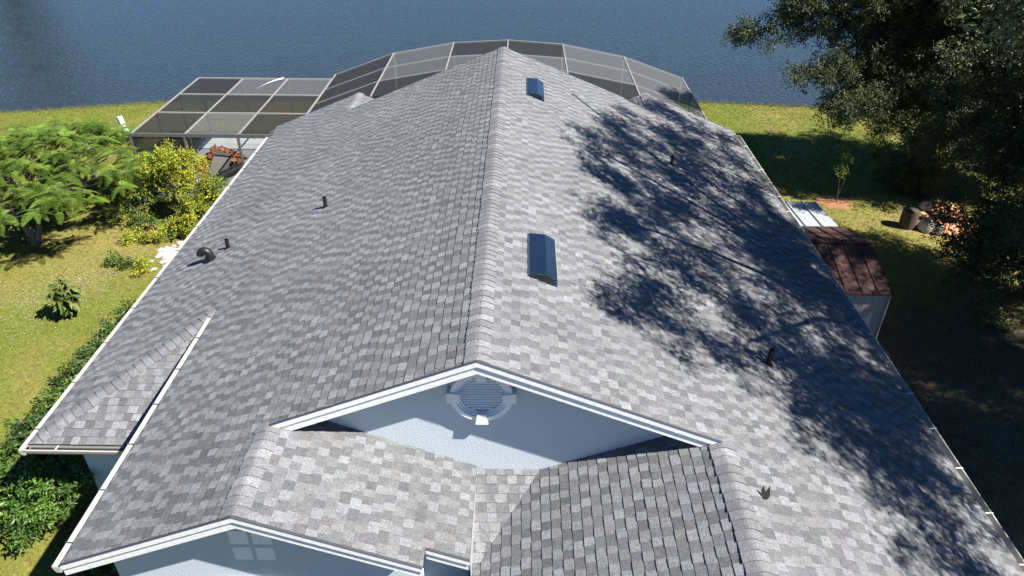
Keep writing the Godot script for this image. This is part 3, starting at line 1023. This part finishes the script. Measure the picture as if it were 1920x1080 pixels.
func build_bushes():
	var r := RandomNumberGenerator.new()
	r.seed = 63
	var small := leaf_cluster(5, 60, 0.17, 0.075, 0.034, 8)
	var mid := leaf_cluster(6, 54, 0.2, 0.085, 0.042, 8)
	var yellow := [Color(0.30, 0.305, 0.012), Color(0.26, 0.285, 0.013), Color(0.21, 0.25, 0.014)]
	var lime := [Color(0.13, 0.18, 0.015), Color(0.18, 0.20, 0.016), Color(0.09, 0.14, 0.012)]
	var dark := [Color(0.035, 0.075, 0.012), Color(0.05, 0.10, 0.013), Color(0.03, 0.055, 0.012)]
	bush("yellow_tree", Vector3(-10.35, 0, -14.2), "small tree with bright yellow-green leaves beside the screened patio", [[Vector3(0, 1.95, 0), 0.58], [Vector3(0.95, 1.1, 0.45), 0.36], [Vector3(-0.95, 1.7, -0.1), 0.36], [Vector3(-0.5, 1.7, 0.1), 0.48], [Vector3(0.55, 1.8, -0.2), 0.36], [Vector3(0.2, 1.45, 0.3), 0.45], [Vector3(-0.25, 2.15, -0.2), 0.34], [Vector3(-0.75, 1.3, 0.2), 0.34], [Vector3(0.75, 1.35, 0.25), 0.36], [Vector3(0.35, 2.15, -0.25), 0.28], [Vector3(0.1, 0.95, 0.35), 0.26], [Vector3(-0.35, 1.15, 0.3), 0.3]], small, 260.0, yellow, M.leaf, 7, "tree")
	bush("lime_shrub", Vector3(-9.25, 0, -13.6), "lime green shrub against the left eave behind the yellow tree", [[Vector3(0, 0.9, 0), 0.5], [Vector3(0.1, 1.3, -0.3), 0.42], [Vector3(-0.15, 0.6, 0.4), 0.42], [Vector3(0.25, 1.5, 0.1), 0.36], [Vector3(-0.3, 1.1, 0.5), 0.4]], small, 250.0, lime + yellow, M.leaf, 8)
	bush("lime_shrub", Vector3(-10.15, 0, -12.9), "low lime and yellow shrub in front of the yellow tree, near the pale stones", [[Vector3(0, 0.35, 0), 0.36], [Vector3(0.35, 0.5, 0.1), 0.36], [Vector3(-0.35, 0.3, 0.25), 0.26], [Vector3(0.1, 0.6, -0.25), 0.3]], small, 240.0, lime + yellow, M.leaf, 9)
	bush("lime_shrub", Vector3(-11.75, 0, -13.6), "green shrub growing between the feathery tree and the yellow tree", [[Vector3(0, 0.5, 0), 0.42], [Vector3(-0.35, 0.85, -0.2), 0.4], [Vector3(0.35, 0.9, -0.25), 0.36], [Vector3(-0.6, 0.5, 0.1), 0.3], [Vector3(0.55, 0.35, 0.2), 0.3]], small, 210.0, lime + dark, M.leaf, 10)
	bush("lime_shrub", Vector3(-11.3, 0, -12.6), "loose low yellow-green plant on the worn lawn by the stones", [[Vector3(0, 0.18, 0), 0.24], [Vector3(0.4, 0.16, 0.1), 0.2], [Vector3(-0.3, 0.14, 0.2), 0.18]], small, 200.0, lime + yellow, M.leaf, 11)
	bush("low_weed", Vector3(-11.3, 0, -11.2), "sparse low weed clump with dark leaves on the left lawn", [[Vector3(0, 0.12, 0), 0.2], [Vector3(0.3, 0.14, 0.15), 0.18], [Vector3(-0.22, 0.1, 0.1), 0.14]], small, 190.0, lime + dark, M.leaf, 12)
	bush("low_weed", Vector3(-10.55, 0, -11.0), "sparse low weed clump growing beside the pale stones", [[Vector3(0, 0.12, 0), 0.17], [Vector3(0.2, 0.12, 0.3), 0.15]], small, 190.0, lime + yellow, M.leaf, 13)
	var k := 0
	for z in [-7.2, -6.4, -5.6, -4.8, -4.0, -3.2, -2.4]:
		var x: float = -9.02 - r.randf() * 0.12
		bush("hedge_shrub", Vector3(x, 0, z), "glossy dark green hedge shrub in the row under the left gutter", [[Vector3(0, 0.75, 0), 0.46], [Vector3(0.15, 0.95, -0.3), 0.34], [Vector3(-0.12, 0.6, 0.3), 0.36], [Vector3(0.35, 0.7, 0.1), 0.42]], mid, 230.0, dark + [lime[2]], M.leaf_gloss, 20 + k, "shrub", "hedge under the left gutter")
		k += 1
	bush("glossy_shrub", Vector3(-7.95, 0, -1.8), "big rounded glossy green shrub at the inner corner by the garage", [[Vector3(0, 1.0, 0), 0.55], [Vector3(-0.45, 0.95, -0.2), 0.42], [Vector3(0.4, 1.05, -0.25), 0.42], [Vector3(0.1, 0.75, 0.4), 0.42], [Vector3(-0.3, 0.65, 0.4), 0.36], [Vector3(0.5, 1.2, 0.0), 0.3], [Vector3(0, 1.3, -0.3), 0.35]], mid, 170.0, [Color(0.06, 0.13, 0.014), Color(0.085, 0.16, 0.016), Color(0.045, 0.095, 0.012)], M.leaf_gloss, 40)
	bush("glossy_shrub", Vector3(-6.4, 0, -0.9), "shaded glossy shrub under the garage eave", [[Vector3(0, 0.6, 0), 0.55], [Vector3(0.4, 0.5, 0.5), 0.45], [Vector3(-0.4, 0.5, 0.5), 0.45]], mid, 120.0, dark, M.leaf_gloss, 41)
	# a young plant with large drooping leaves, each leaf its own piece
	var base := Vector3(-11.3, 0, -8.55)
	var p := thing("broadleaf_plant", base, "young plant with large drooping green leaves alone on the left lawn", "plant")
	var g := Geo.new()
	var tops := []
	for s in 8:
		tops.append(Vector3(0.34 * cos(s * 2.4) * (0.3 + 0.1 * s), 0.45 + 0.09 * s, 0.34 * sin(s * 2.4) * (0.3 + 0.1 * s)) if s < 7 else Vector3(0.02, 1.12, 0))
		limb(g, base, base + tops[s], 0.02, 0.01, 0.05, r, Color(0.14, 0.11, 0.07), 5)
	put("stem", g, M.bark, p)
	var lf := []
	for v in 4:
		var q := Geo.new()
		var prev := []
		for j in 6:
			var t := j / 5.0
			var w := 0.062 * sin(PI * (0.08 + 0.92 * t) * 0.97)
			var m := Vector3(0.26 * t, 0.05 * t - (0.12 + 0.04 * v) * t * t, 0)
			var row := [m + Vector3(0, w * 0.35, w), m, m + Vector3(0, w * 0.35, -w)]
			if j > 0:
				for s in 2: q.quad(prev[s], row[s], row[s + 1], prev[s + 1], Color(1, 1, 1) * (1.0 if s == 0 else 0.9))
			prev = row
		lf.append(q.mesh())
	var lm := []
	for c in [[0.09, 0.125, 0.017], [0.065, 0.10, 0.014], [0.14, 0.16, 0.025], [0.045, 0.07, 0.012]]:
		var m := mat(c[0], c[1], c[2], 0.6)
		m.backlight = Color(0.3, 0.35, 0.1)
		lm.append(m)
	for k2 in 290:
		var a := r.randf() * TAU
		var at: Vector3 = tops[k2 % 8] * r.randf_range(0.35, 1.0) + Vector3(r.randfn(), r.randfn(), r.randfn()) * 0.04
		var o := MeshInstance3D.new()
		o.mesh = lf[r.randi() % 4]
		o.material_override = lm[[0, 0, 1, 1, 2, 3][r.randi() % 6]]
		o.name = "leaf"
		p.add_child(o, true)
		o.transform = Transform3D((Basis(Vector3.UP, a + r.randf_range(-0.5, 0.5)) * Basis(Vector3(0, 0, 1), r.randf_range(-0.5, 0.6)) * Basis(Vector3(1, 0, 0), r.randf_range(-0.5, 0.5))).scaled(Vector3.ONE * r.randf_range(0.6, 1.05)), at)

# ---------------------------------------------------------------- screened cages and patio
func build_cages():
	var y := 2.5
	var c := thing("screen_enclosure", Vector3(-10.3, 0, -18.0), "flat-roofed screened patio enclosure left of the pool cage", "screen room")
	var xs := [-12.05, -10.31, -8.57, -6.85]
	var zs := [-15.1, -17.15, -19.1, -21.05]
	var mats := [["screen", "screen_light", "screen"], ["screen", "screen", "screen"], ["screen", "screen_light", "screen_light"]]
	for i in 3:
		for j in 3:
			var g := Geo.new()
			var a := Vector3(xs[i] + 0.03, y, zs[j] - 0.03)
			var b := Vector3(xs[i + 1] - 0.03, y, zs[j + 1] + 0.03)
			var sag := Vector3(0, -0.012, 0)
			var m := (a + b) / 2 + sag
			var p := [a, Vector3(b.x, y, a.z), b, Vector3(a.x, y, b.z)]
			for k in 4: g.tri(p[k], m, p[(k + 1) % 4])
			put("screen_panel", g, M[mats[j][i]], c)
	for k in 4:
		var g := Geo.new()
		g.beam(Vector3(xs[k], y, zs[0]), Vector3(xs[k], y, zs[3]), 0.035, 0.05)
		put("beam", g, M.alu, c)
		for i in 3:
			var h := Geo.new()
			h.beam(Vector3(xs[i] + 0.025, y, zs[k]), Vector3(xs[i + 1] - 0.025, y, zs[k]), 0.05, 0.06 if k > 0 else 0.11)
			put("beam", h, M.alu if k > 0 else M.alu_dark, c)
	for k in 4:
		for z in [zs[0], zs[3]]:
			if k == 3 and z == zs[0]: continue
			var g := Geo.new()
			g.beam(Vector3(xs[k], 0, z), Vector3(xs[k], y - 0.055, z), 0.07, 0.07)
			put("post", g, M.alu_dark, c)
	for z in [zs[1], zs[2]]:
		var g := Geo.new()
		g.beam(Vector3(xs[0], 0, z), Vector3(xs[0], y - 0.035, z), 0.06, 0.06)
		put("post", g, M.alu_dark, c)
	for i in 3:   # side and back screens
		var g := Geo.new()
		g.quad(Vector3(xs[0], 0.05, zs[i] - 0.04), Vector3(xs[0], y - 0.05, zs[i] - 0.04), Vector3(xs[0], y - 0.05, zs[i + 1] + 0.04), Vector3(xs[0], 0.05, zs[i + 1] + 0.04))
		put("screen_panel", g, M.screen, c)
		var h := Geo.new()
		h.quad(Vector3(xs[i] + 0.04, 0.05, zs[3]), Vector3(xs[i] + 0.04, y - 0.05, zs[3]), Vector3(xs[i + 1] - 0.04, y - 0.05, zs[3]), Vector3(xs[i + 1] - 0.04, 0.05, zs[3]))
		put("screen_panel", h, M.screen, c)
		var q := Geo.new()
		q.beam(Vector3(xs[i] + 0.035, 0.85, zs[3]), Vector3(xs[i + 1] - 0.035, 0.85, zs[3]), 0.04, 0.05)
		put("rail", q, M.alu_dark, c)
	var w := Geo.new()
	w.quad(Vector3(xs[0] + 0.04, 0.05, zs[0]), Vector3(xs[0] + 0.04, y - 0.06, zs[0]), Vector3(xs[1] - 0.04, y - 0.06, zs[0]), Vector3(xs[1] - 0.04, 0.05, zs[0]))
	put("screen_panel", w, M.screen, c)
	var rl := Geo.new()
	rl.beam(Vector3(xs[2] + 0.035, 1.55, zs[0]), Vector3(xs[3] - 0.3, 1.55, zs[0]), 0.04, 0.05)
	put("rail", rl, M.alu_dark, c)
	var tear := Geo.new()   # a strip of screen that has come loose and curls
	var prev := []
	for k in 9:
		var t := k / 8.0
		var p := Vector3(lerpf(-9.45, -8.68, t) - 0.12 * sin(PI * t), y + 0.03 + 0.05 * t * t, lerpf(-19.2, -20.85, t) - 0.2 * sin(PI * t))
		var row := [p, p + Vector3(0.05 - 0.03 * t, 0.05, -0.02)]
		if k > 0: tear.quad(prev[0], row[0], row[1], prev[1])
		prev = row
	put("loose_strip", tear, M.white_paint, c)
	# --- the pool cage: a many-sided vault across the back of the house
	var v := thing("pool_cage", Vector3(0, 0, -19.0), "arched many-sided screened pool cage behind the house", "screen room")
	var px := [-6.78, -4.42, -2.08, 0.0, 2.1, 4.48, 6.82]
	var py := [2.56, 3.41, 3.83, 3.95, 3.81, 3.36, 2.56]
	var pz := [-16.35, -18.0, -19.6, -21.5]
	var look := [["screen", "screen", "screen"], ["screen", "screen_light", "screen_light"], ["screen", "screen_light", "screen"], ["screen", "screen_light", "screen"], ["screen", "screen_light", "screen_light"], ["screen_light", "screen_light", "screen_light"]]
	for k in 7:
		var g := Geo.new()
		g.beam(Vector3(px[k], py[k], pz[0]), Vector3(px[k], py[k], pz[3]), 0.04, 0.06)
		put("rib", g, M.alu, v)
		var h := Geo.new()
		h.beam(Vector3(px[k], 0, pz[3]), Vector3(px[k], py[k] - 0.04, pz[3]), 0.05, 0.07)
		put("post", h, M.alu, v)
		if k == 6: continue
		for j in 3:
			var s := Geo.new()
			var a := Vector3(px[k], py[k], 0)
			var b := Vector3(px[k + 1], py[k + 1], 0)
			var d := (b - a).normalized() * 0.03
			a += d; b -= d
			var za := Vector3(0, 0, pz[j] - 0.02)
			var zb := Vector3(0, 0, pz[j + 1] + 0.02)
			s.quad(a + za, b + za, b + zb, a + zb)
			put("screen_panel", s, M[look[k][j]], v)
		for j in 4:
			if j == 0: continue
			var q := Geo.new()
			q.beam(Vector3(px[k] + 0.03, lerpf(py[k], py[k + 1], 0.012), pz[j]), Vector3(px[k + 1] - 0.03, lerpf(py[k + 1], py[k], 0.012), pz[j]), 0.028, 0.04)
			put("purlin", q, M.alu, v)
		var f := Geo.new()
		f.quad(Vector3(px[k] + 0.03, 0.05, pz[3]), Vector3(px[k] + 0.03, py[k] - 0.06, pz[3]), Vector3(px[k + 1] - 0.03, py[k + 1] - 0.06, pz[3]), Vector3(px[k + 1] - 0.03, 0.05, pz[3]))
		put("screen_panel", f, M.screen, v)
	for x in [px[0], px[6]]:
		for j in 3:
			var h := Geo.new()
			h.quad(Vector3(x, 0.05, pz[j] - 0.03), Vector3(x, 2.5, pz[j] - 0.03), Vector3(x, 2.5, pz[j + 1] + 0.03), Vector3(x, 0.05, pz[j + 1] + 0.03))
			put("screen_panel", h, M.screen, v)
			var q := Geo.new()
			q.beam(Vector3(x, 0, pz[j]), Vector3(x, 2.51, pz[j]), 0.05, 0.05)
			put("post", q, M.alu_dark, v)
	# --- paved patio of square slabs
	var patio := Node3D.new()
	patio.name = "patio"
	add_child(patio)
	patio.set_meta("kind", "structure")
	var bed := Geo.new()
	bed.box(Vector3(-12.55, -0.05, -21.7), Vector3(7.0, 0.02, -15.5), Color(0.35, 0.34, 0.33))
	put("paving_bed", bed, M.concrete, patio)
	var r := RandomNumberGenerator.new()
	r.seed = 8
	for i in 4:
		for j in 5:
			var g := Geo.new()
			var a := Vector3(-12.5 + i * 1.25, 0.012, -15.55 - j * 1.22)
			var t := r.randf_range(0.9, 1.08)
			g.box(Vector3(a.x + 0.012, 0.012, a.z - 1.205), Vector3(a.x + 1.238, 0.05 + r.randf_range(-0.004, 0.004), a.z - 0.012), Color(t, t, t))
			put("paver", g, M.concrete, patio)
	clay_pile("tile_pile", Vector3(-10.75, 0.05, -18.3), 120, 0.8, "heap of broken orange clay roof tiles inside the screened patio", 5)
	var sheet := Geo.new()
	prev = []
	for k in 9:
		var t := k / 8.0
		var p := Vector3(-10.75 + 0.1 * t, 0.1 + 1.0 * t - 0.3 * t * t, -17.0 - 0.95 * t)
		var row := [p, p + Vector3(0.62, -0.12, 0.05), ]
		if k > 0:
			sheet.quad(prev[0], row[0], row[1], prev[1])
			sheet.quad(prev[0] + Vector3(0, -0.012, 0.004), row[0] + Vector3(0, -0.012, 0.004), row[1] + Vector3(0, -0.012, 0.004), prev[1] + Vector3(0, -0.012, 0.004))
		prev = row
	var so := put("roofing_sheet", sheet, M.membrane, self)
	tag(so, "bent grey sheet of roofing leaning on the orange tile heap", "sheet")
	var roll := Geo.new()
	roll.tube([Vector3(-10.45, 0.2, -16.6), Vector3(-9.75, 0.22, -17.9)], [0.15, 0.15], 16)
	tag(put("roofing_roll", roll, M.membrane_black, self), "black roll of roofing membrane lying beside the orange tile heap", "roll")
	garden_chair(Vector3(-11.55, 0.05, -15.95), 0.5, "black iron garden chair on the paving behind the yellow tree")
	garden_chair(Vector3(-10.85, 0.05, -16.35), 2.6, "black iron garden chair standing nearest the bent grey sheet")

func garden_chair(at: Vector3, turn: float, label: String):
	var c := thing("garden_chair", at, label, "chair", "black iron garden chairs")
	var b := Basis(Vector3.UP, turn)
	var P := func(x: float, y: float, z: float) -> Vector3: return at + b * Vector3(x, y, z)
	for q in [[-0.22, 0.2], [0.22, 0.2], [-0.22, -0.2], [0.22, -0.2]]:
		var g := Geo.new()
		g.tube([P.call(q[0] * 1.1, 0, q[1] * 1.15), P.call(q[0], 0.44, q[1])], [0.014, 0.014], 6)
		put("leg", g, M.black_iron, c)
	for k in 7:
		var g := Geo.new()
		g.beam(P.call(-0.22, 0.445, -0.19 + 0.063 * k), P.call(0.22, 0.445, -0.19 + 0.063 * k), 0.02, 0.012)
		put("seat_slat", g, M.black_iron, c)
		var h := Geo.new()
		h.beam(P.call(-0.19 + 0.063 * k, 0.45, -0.2), P.call(-0.19 + 0.063 * k, 0.92, -0.3), 0.012, 0.012)
		put("back_bar", h, M.black_iron, c)
	var t := Geo.new()
	t.tube([P.call(-0.23, 0.44, -0.2), P.call(-0.23, 0.9, -0.3), P.call(0, 0.97, -0.31), P.call(0.23, 0.9, -0.3), P.call(0.23, 0.44, -0.2)], [0.014, 0.014, 0.014, 0.014, 0.014], 6)
	put("back_frame", t, M.black_iron, c)
	for s in [-1, 1]:
		var g := Geo.new()
		g.tube([P.call(0.23 * s, 0.44, 0.2), P.call(0.25 * s, 0.66, 0.18), P.call(0.24 * s, 0.68, -0.24)], [0.012, 0.014, 0.014], 6)
		put("armrest", g, M.black_iron, c)

func clay_pile(called: String, at: Vector3, count: int, high: float, label: String, seed_: int):
	var r := RandomNumberGenerator.new()
	r.seed = seed_
	var t := thing(called, at, label, "rubble")
	var core := Geo.new()   # the heap's packed inside
	for k in 16:
		var a := Vector3(cos(TAU * k / 16) * 0.55, 0, sin(TAU * k / 16) * 0.8)
		var b := Vector3(cos(TAU * (k + 1) / 16) * 0.55, 0, sin(TAU * (k + 1) / 16) * 0.8)
		core.tri(at + a, at + b, at + Vector3(0, high * 0.8, 0), Color(0.22, 0.10, 0.05))
	put("heap", core, M.clay, t)
	for k in count:
		var a := r.randf() * TAU
		var d := sqrt(r.randf())
		var p := at + Vector3(cos(a) * d * 0.8, high * (1.0 - d) * 0.85 + 0.04 + r.randf() * 0.05, sin(a) * d * 1.15)
		var b := Basis(Vector3.UP, r.randfn() * 0.5) * Basis(Vector3(0, 0, 1), r.randfn() * 0.3 - cos(a) * 0.5) * Basis(Vector3(1, 0, 0), r.randfn() * 0.25 + sin(a) * 0.5)
		var g := Geo.new()
		var l := r.randf_range(0.12, 0.22)
		var prev := []
		var c: Color = [Color(0.62, 0.24, 0.10), Color(0.70, 0.31, 0.14), Color(0.48, 0.17, 0.08), Color(0.75, 0.42, 0.25)][r.randi() % 4]
		for j in 5:
			var an := PI * (0.15 + 0.7 * j / 4.0)
			var q := Vector3(cos(an) * 0.09, sin(an) * 0.06 - 0.03, 0)
			var row := [p + b * (q + Vector3(0, 0, -l)), p + b * (q + Vector3(0, 0, l)), p + b * (q * 0.85 + Vector3(0, -0.008, -l)), p + b * (q * 0.85 + Vector3(0, -0.008, l))]
			if j > 0:
				g.quad(prev[0], row[0], row[1], prev[1], c)
				g.quad(prev[2], row[2], row[3], prev[3], c)
				g.quad(prev[0], row[0], row[2], prev[2], c)
				g.quad(prev[1], row[1], row[3], prev[3], c)
			prev = row
		put("tile", g, M.clay, t)

# ---------------------------------------------------------------- yard things
func build_yard():
	# shed with a rusty gabled roof against the right side of the house
	var s := thing("garden_shed", Vector3(8.3, 0, -8.7), "small cream metal shed with a dark rust-red roof under the right eave", "shed")
	var x0 := 7.72
	var x1 := 9.2
	var ye := 2.0
	var yr := 2.44
	for side in [[-7.1, -8.7], [-10.3, -8.7]]:
		var panel := 0
		var x := x0
		while x < x1 - 0.05:
			var g := Geo.new()
			var w := minf(0.37, x1 - x)
			var a := Vector3(x, ye, side[0])
			var b := Vector3(x, yr, side[1])
			g.quad(a, b, b + Vector3(w - 0.004, 0, 0), a + Vector3(w - 0.004, 0, 0))
			g.quad(a - Vector3(0, 0.015, 0), b - Vector3(0, 0.015, 0), b + Vector3(w - 0.004, -0.015, 0), a + Vector3(w - 0.004, -0.015, 0))
			g.beam(a + Vector3(0.015, 0.012, 0), b + Vector3(0.015, 0.012, 0), 0.03, 0.025)
			put("roof_panel", g, M.rust_metal, s)
			x += 0.37
			panel += 1
		var tr := Geo.new()
		tr.beam(Vector3(x0, ye - 0.03, side[0] + 0.01), Vector3(x1, ye - 0.03, side[0] + 0.01), 0.02, 0.06)
		put("eave_trim", tr, M.rust_metal, s)
	var cap := Geo.new()
	cap.beam(Vector3(x0, yr + 0.02, -8.7), Vector3(x1 + 0.01, yr + 0.02, -8.7), 0.16, 0.03)
	put("ridge_cap", cap, M.rust_metal, s)
	var k := 0
	var wx := x0 + 0.05
	while wx < x1 - 0.1:   # ribbed siding, one sheet after another
		for z in [-7.2, -10.2]:
			var g := Geo.new()
			g.box(Vector3(wx, 0, z - 0.012), Vector3(wx + 0.196, ye, z + 0.012))
			g.box(Vector3(wx + 0.197, 0, z - 0.005), Vector3(wx + 0.205, ye, z + 0.005))
			put("siding_panel", g, M.siding, s)
		wx += 0.206
		k += 1
	var zz := -10.18
	while zz < -7.3:
		var g := Geo.new()
		g.prism(PackedVector2Array([Vector2(zz, 0), Vector2(zz + 0.23, 0), Vector2(zz + 0.23, yr - 0.02 - 0.275 * absf(zz + 0.23 + 8.7)), Vector2(zz, yr - 0.02 - 0.275 * absf(zz + 8.7))]), Vector3(x1 - 0.06, 0, 0), Vector3.BACK, Vector3.UP, Vector3(-0.02, 0, 0))
		put("siding_panel", g, M.siding, s)
		zz += 0.238
	# lean-to of ribbed white sheets behind it
	var l := thing("lean_to", Vector3(8.4, 0, -11.2), "lean-to of ribbed white metal sheets behind the rusty shed", "lean-to")
	for i in 3:
		var g := Geo.new()
		var a := 7.72 + i * 0.455
		g.beam_frame(Vector3(a + 0.2265, 1.93, -11.22), Vector3(0.2265, 0, 0), Vector3(0, 0.008, 0), Vector3(0, -0.06, -0.86))
		g.beam_frame(Vector3(a + 0.03, 1.952, -11.22), Vector3(0.022, 0, 0), Vector3(0, 0.018, 0), Vector3(0, -0.06, -0.86))
		put("roof_sheet", g, M.zinc, l)
	for p in [[7.8, -12.0], [9.0, -12.0], [9.0, -10.45]]:
		var g := Geo.new()
		g.beam(Vector3(p[0], 0, p[1]), Vector3(p[0], 1.88, p[1]), 0.06, 0.06)
		put("post", g, M.alu_dark, l)
	# sapling in a ring of orange mulch
	var sp := Vector3(11.4, 0, -15.9)
	var mu := Geo.new()
	for i in 20:
		var ra := 1.0 + 0.22 * sin(i * 2.1) + 0.12 * sin(i * 5.3)
		var rb := 1.0 + 0.22 * sin((i + 1) % 20 * 2.1) + 0.12 * sin((i + 1) % 20 * 5.3)
		var a := Vector3(cos(TAU * i / 20) * 0.65 * ra, 0.005, sin(TAU * i / 20) * 0.5 * ra)
		var b := Vector3(cos(TAU * (i + 1) / 20) * 0.65 * rb, 0.005, sin(TAU * (i + 1) / 20) * 0.5 * rb)
		mu.tri(sp + a, sp + b, sp + Vector3(0, 0.06, 0), Color(0.30, 0.14, 0.065))
	var mo := put("mulch_ring", mu, M.soil, self)
	tag(mo, "ring of orange mulch round the sapling", "mulch")
	var lime := [Color(0.13, 0.18, 0.015), Color(0.09, 0.14, 0.012)]
	bush("sapling", sp + Vector3(0, 0.06, 0), "thin young sapling in an orange mulch ring on the right lawn", [[Vector3(0.1, 1.5, 0), 0.25], [Vector3(-0.1, 1.15, 0.05), 0.18]], leaf_cluster(5, 40, 0.15, 0.08, 0.035, 6), 300.0, lime, M.leaf, 77, "tree")
	clay_pile("tile_pile", Vector3(14.6, 0, -14.5), 60, 0.6, "heap of orange clay tiles under the oak on the right lawn", 6)
	var bags := [[13.65, -13.95, 0.26], [14.35, -15.4, 0.2], [13.95, -13.75, 0.2]]
	for q in bags:
		var g := Geo.new()
		var m := Vector3(q[0], 0, q[1])
		var pts := [m, m + Vector3(0, 0.06, 0), m + Vector3(0.02, q[2] * 0.9, 0.02), m + Vector3(0.05, q[2] * 1.2, 0.0), m + Vector3(0.08, q[2] * 1.4, 0.03)]
		g.tube(pts, [q[2] * 0.8, q[2] * 1.05, q[2] * 0.95, q[2] * 0.62, q[2] * 0.22], 12)
		for j in g.v.size():
			var w := Vector3(sin(g.v[j].x * 23.0 + g.v[j].y * 17.0), 0.4 * sin(g.v[j].z * 19.0), sin(g.v[j].z * 21.0 + g.v[j].y * 13.0))
			g.v[j] = g.v[j] + w * 0.035 * minf(1.0, g.v[j].y * 8.0)
		var o := put("rubble_bag", g, M.siding, self)
		tag(o, "stuffed pale rubble bag beside the orange tile heap under the oak", "bag", "pale bags by the tile heap")
	var bar := Geo.new()
	var bm := Vector3(13.15, 0, -14.15)
	bar.tube([bm, bm + Vector3(0, 0.04, 0), bm + Vector3(0, 0.32, 0), bm + Vector3(0, 0.60, 0), bm + Vector3(0, 0.62, 0), bm + Vector3(0, 0.6, 0)], [0.23, 0.25, 0.27, 0.25, 0.24, 0.2], 18, Color(0.10, 0.07, 0.055))
	tag(put("barrel", bar, M.clay, self), "upright brown barrel at the edge of the oak shade", "barrel")
	# leaning white marker by the lake
	var mk := Geo.new()
	mk.beam(Vector3(-15.85, 0, -21.6), Vector3(-16.0, 0.68, -21.66), 0.2, 0.16)
	tag(put("marker_post", mk, M.white_paint, self), "short leaning white post on the lawn by the lake", "post")
	# pale limestone rubble beside the eave
	var r := RandomNumberGenerator.new()
	r.seed = 12
	var st := Geo.new()
	for i in 150:
		var m := Vector3(-9.85 + r.randfn() * 0.2, 0, -11.75 + r.randfn() * 0.36)
		var q := r.randf_range(0.03, 0.11)
		var ring := []
		for j in 6: ring.append(m + Vector3(cos(TAU * j / 6) * q * r.randf_range(0.8, 1.3), r.randf_range(0.0, 0.03), sin(TAU * j / 6) * q * r.randf_range(0.8, 1.3)))
		var c := Color(0.62, 0.58, 0.54) * r.randf_range(0.75, 1.1)
		for j in 6: st.tri(ring[j], ring[(j + 1) % 6], m + Vector3(0, q * 0.75, 0), c)
	var so := put("limestone_rubble", st, M.stone, self)
	tag(so, "patch of pale limestone rubble on the ground beside the left eave", "rubble")
	so.set_meta("kind", "stuff")
	# a curled scrap lying on the right slope
	var sc := Geo.new()
	var X := Vector3(1, -PITCH, 0).normalized()
	var Y := Vector3(PITCH, 1, 0).normalized()
	var at := Vector3(3.62, slope_y(3.62) + 0.012, 0.86)
	for q in [[-0.9, 0.13, 1.6], [0.5, 0.14, 1.9], [0.85, 0.10, 1.2], [0.1, 0.07, 0.6]]:
		var prev := []
		for i in 7:
			var t := i / 6.0
			var d: Vector3 = (X * q[0] * 0.55 + Vector3(0, 0, -1.0)).normalized()
			var p: Vector3 = at + d * q[1] * t + Y * 0.06 * t * t * q[2]
			var w := 0.03 * sin(PI * (0.2 + 0.75 * t))
			var row := [p - X * w, p + X * w + Y * w * 0.8]
			if i > 0: sc.quad(prev[0], row[0], row[1], prev[1])
			prev = row
	tag(put("dry_leaf", sc, mat(0.012, 0.011, 0.010, 1.0), self), "dark curled dry leaf lying on the sunlit right slope", "leaf")

# ---------------------------------------------------------------- everything
func _ready():
	var cam := Camera3D.new()
	cam.name = "camera"
	add_child(cam)
	var pitch := deg_to_rad(33.1)
	var yaw := -0.0098
	var roll := 0.0073
	var right := Vector3(cos(yaw), 0, sin(yaw))
	var fwd := Vector3(sin(yaw) * cos(pitch), -sin(pitch), -cos(yaw) * cos(pitch))
	var upv := right.cross(fwd)
	cam.transform = Transform3D(Basis(right * cos(roll) + upv * sin(roll), upv * cos(roll) - right * sin(roll), -fwd), EYE)
	cam.fov = 43.05
	cam.near = 0.1
	cam.far = 1500.0
	cam.current = true
	var we := WorldEnvironment.new()
	we.name = "world_environment"
	var env := Environment.new()
	env.background_mode = Environment.BG_SKY
	var sm := ProceduralSkyMaterial.new()
	sm.sky_top_color = lin(0.013, 0.046, 0.135)
	sm.sky_horizon_color = lin(0.115, 0.235, 0.41)
	sm.sky_curve = 0.15
	sm.ground_bottom_color = lin(0.05, 0.06, 0.05)
	sm.ground_horizon_color = lin(0.115, 0.235, 0.41)
	sm.sun_angle_max = 3.0
	var sky := Sky.new()
	sky.sky_material = sm
	env.sky = sky
	env.tonemap_mode = Environment.TONE_MAPPER_LINEAR
	env.tonemap_exposure = 2.5
	env.sdfgi_enabled = true
	env.ssao_enabled = true
	env.ssil_enabled = true
	we.environment = env
	add_child(we)
	var sun := DirectionalLight3D.new()
	sun.name = "sun"
	sun.basis = Basis.looking_at(-TO_SUN.normalized(), Vector3(0, 0, 1))
	sun.light_energy = 1.55
	sun.light_color = Color(1.0, 0.98, 0.945)
	sun.light_angular_distance = 0.53
	sun.shadow_enabled = true
	add_child(sun)
	make_materials()
	build_ground()
	build_house()
	build_cages()
	build_oaks()
	build_poinciana()
	build_bushes()
	build_yard()
	build_grass()
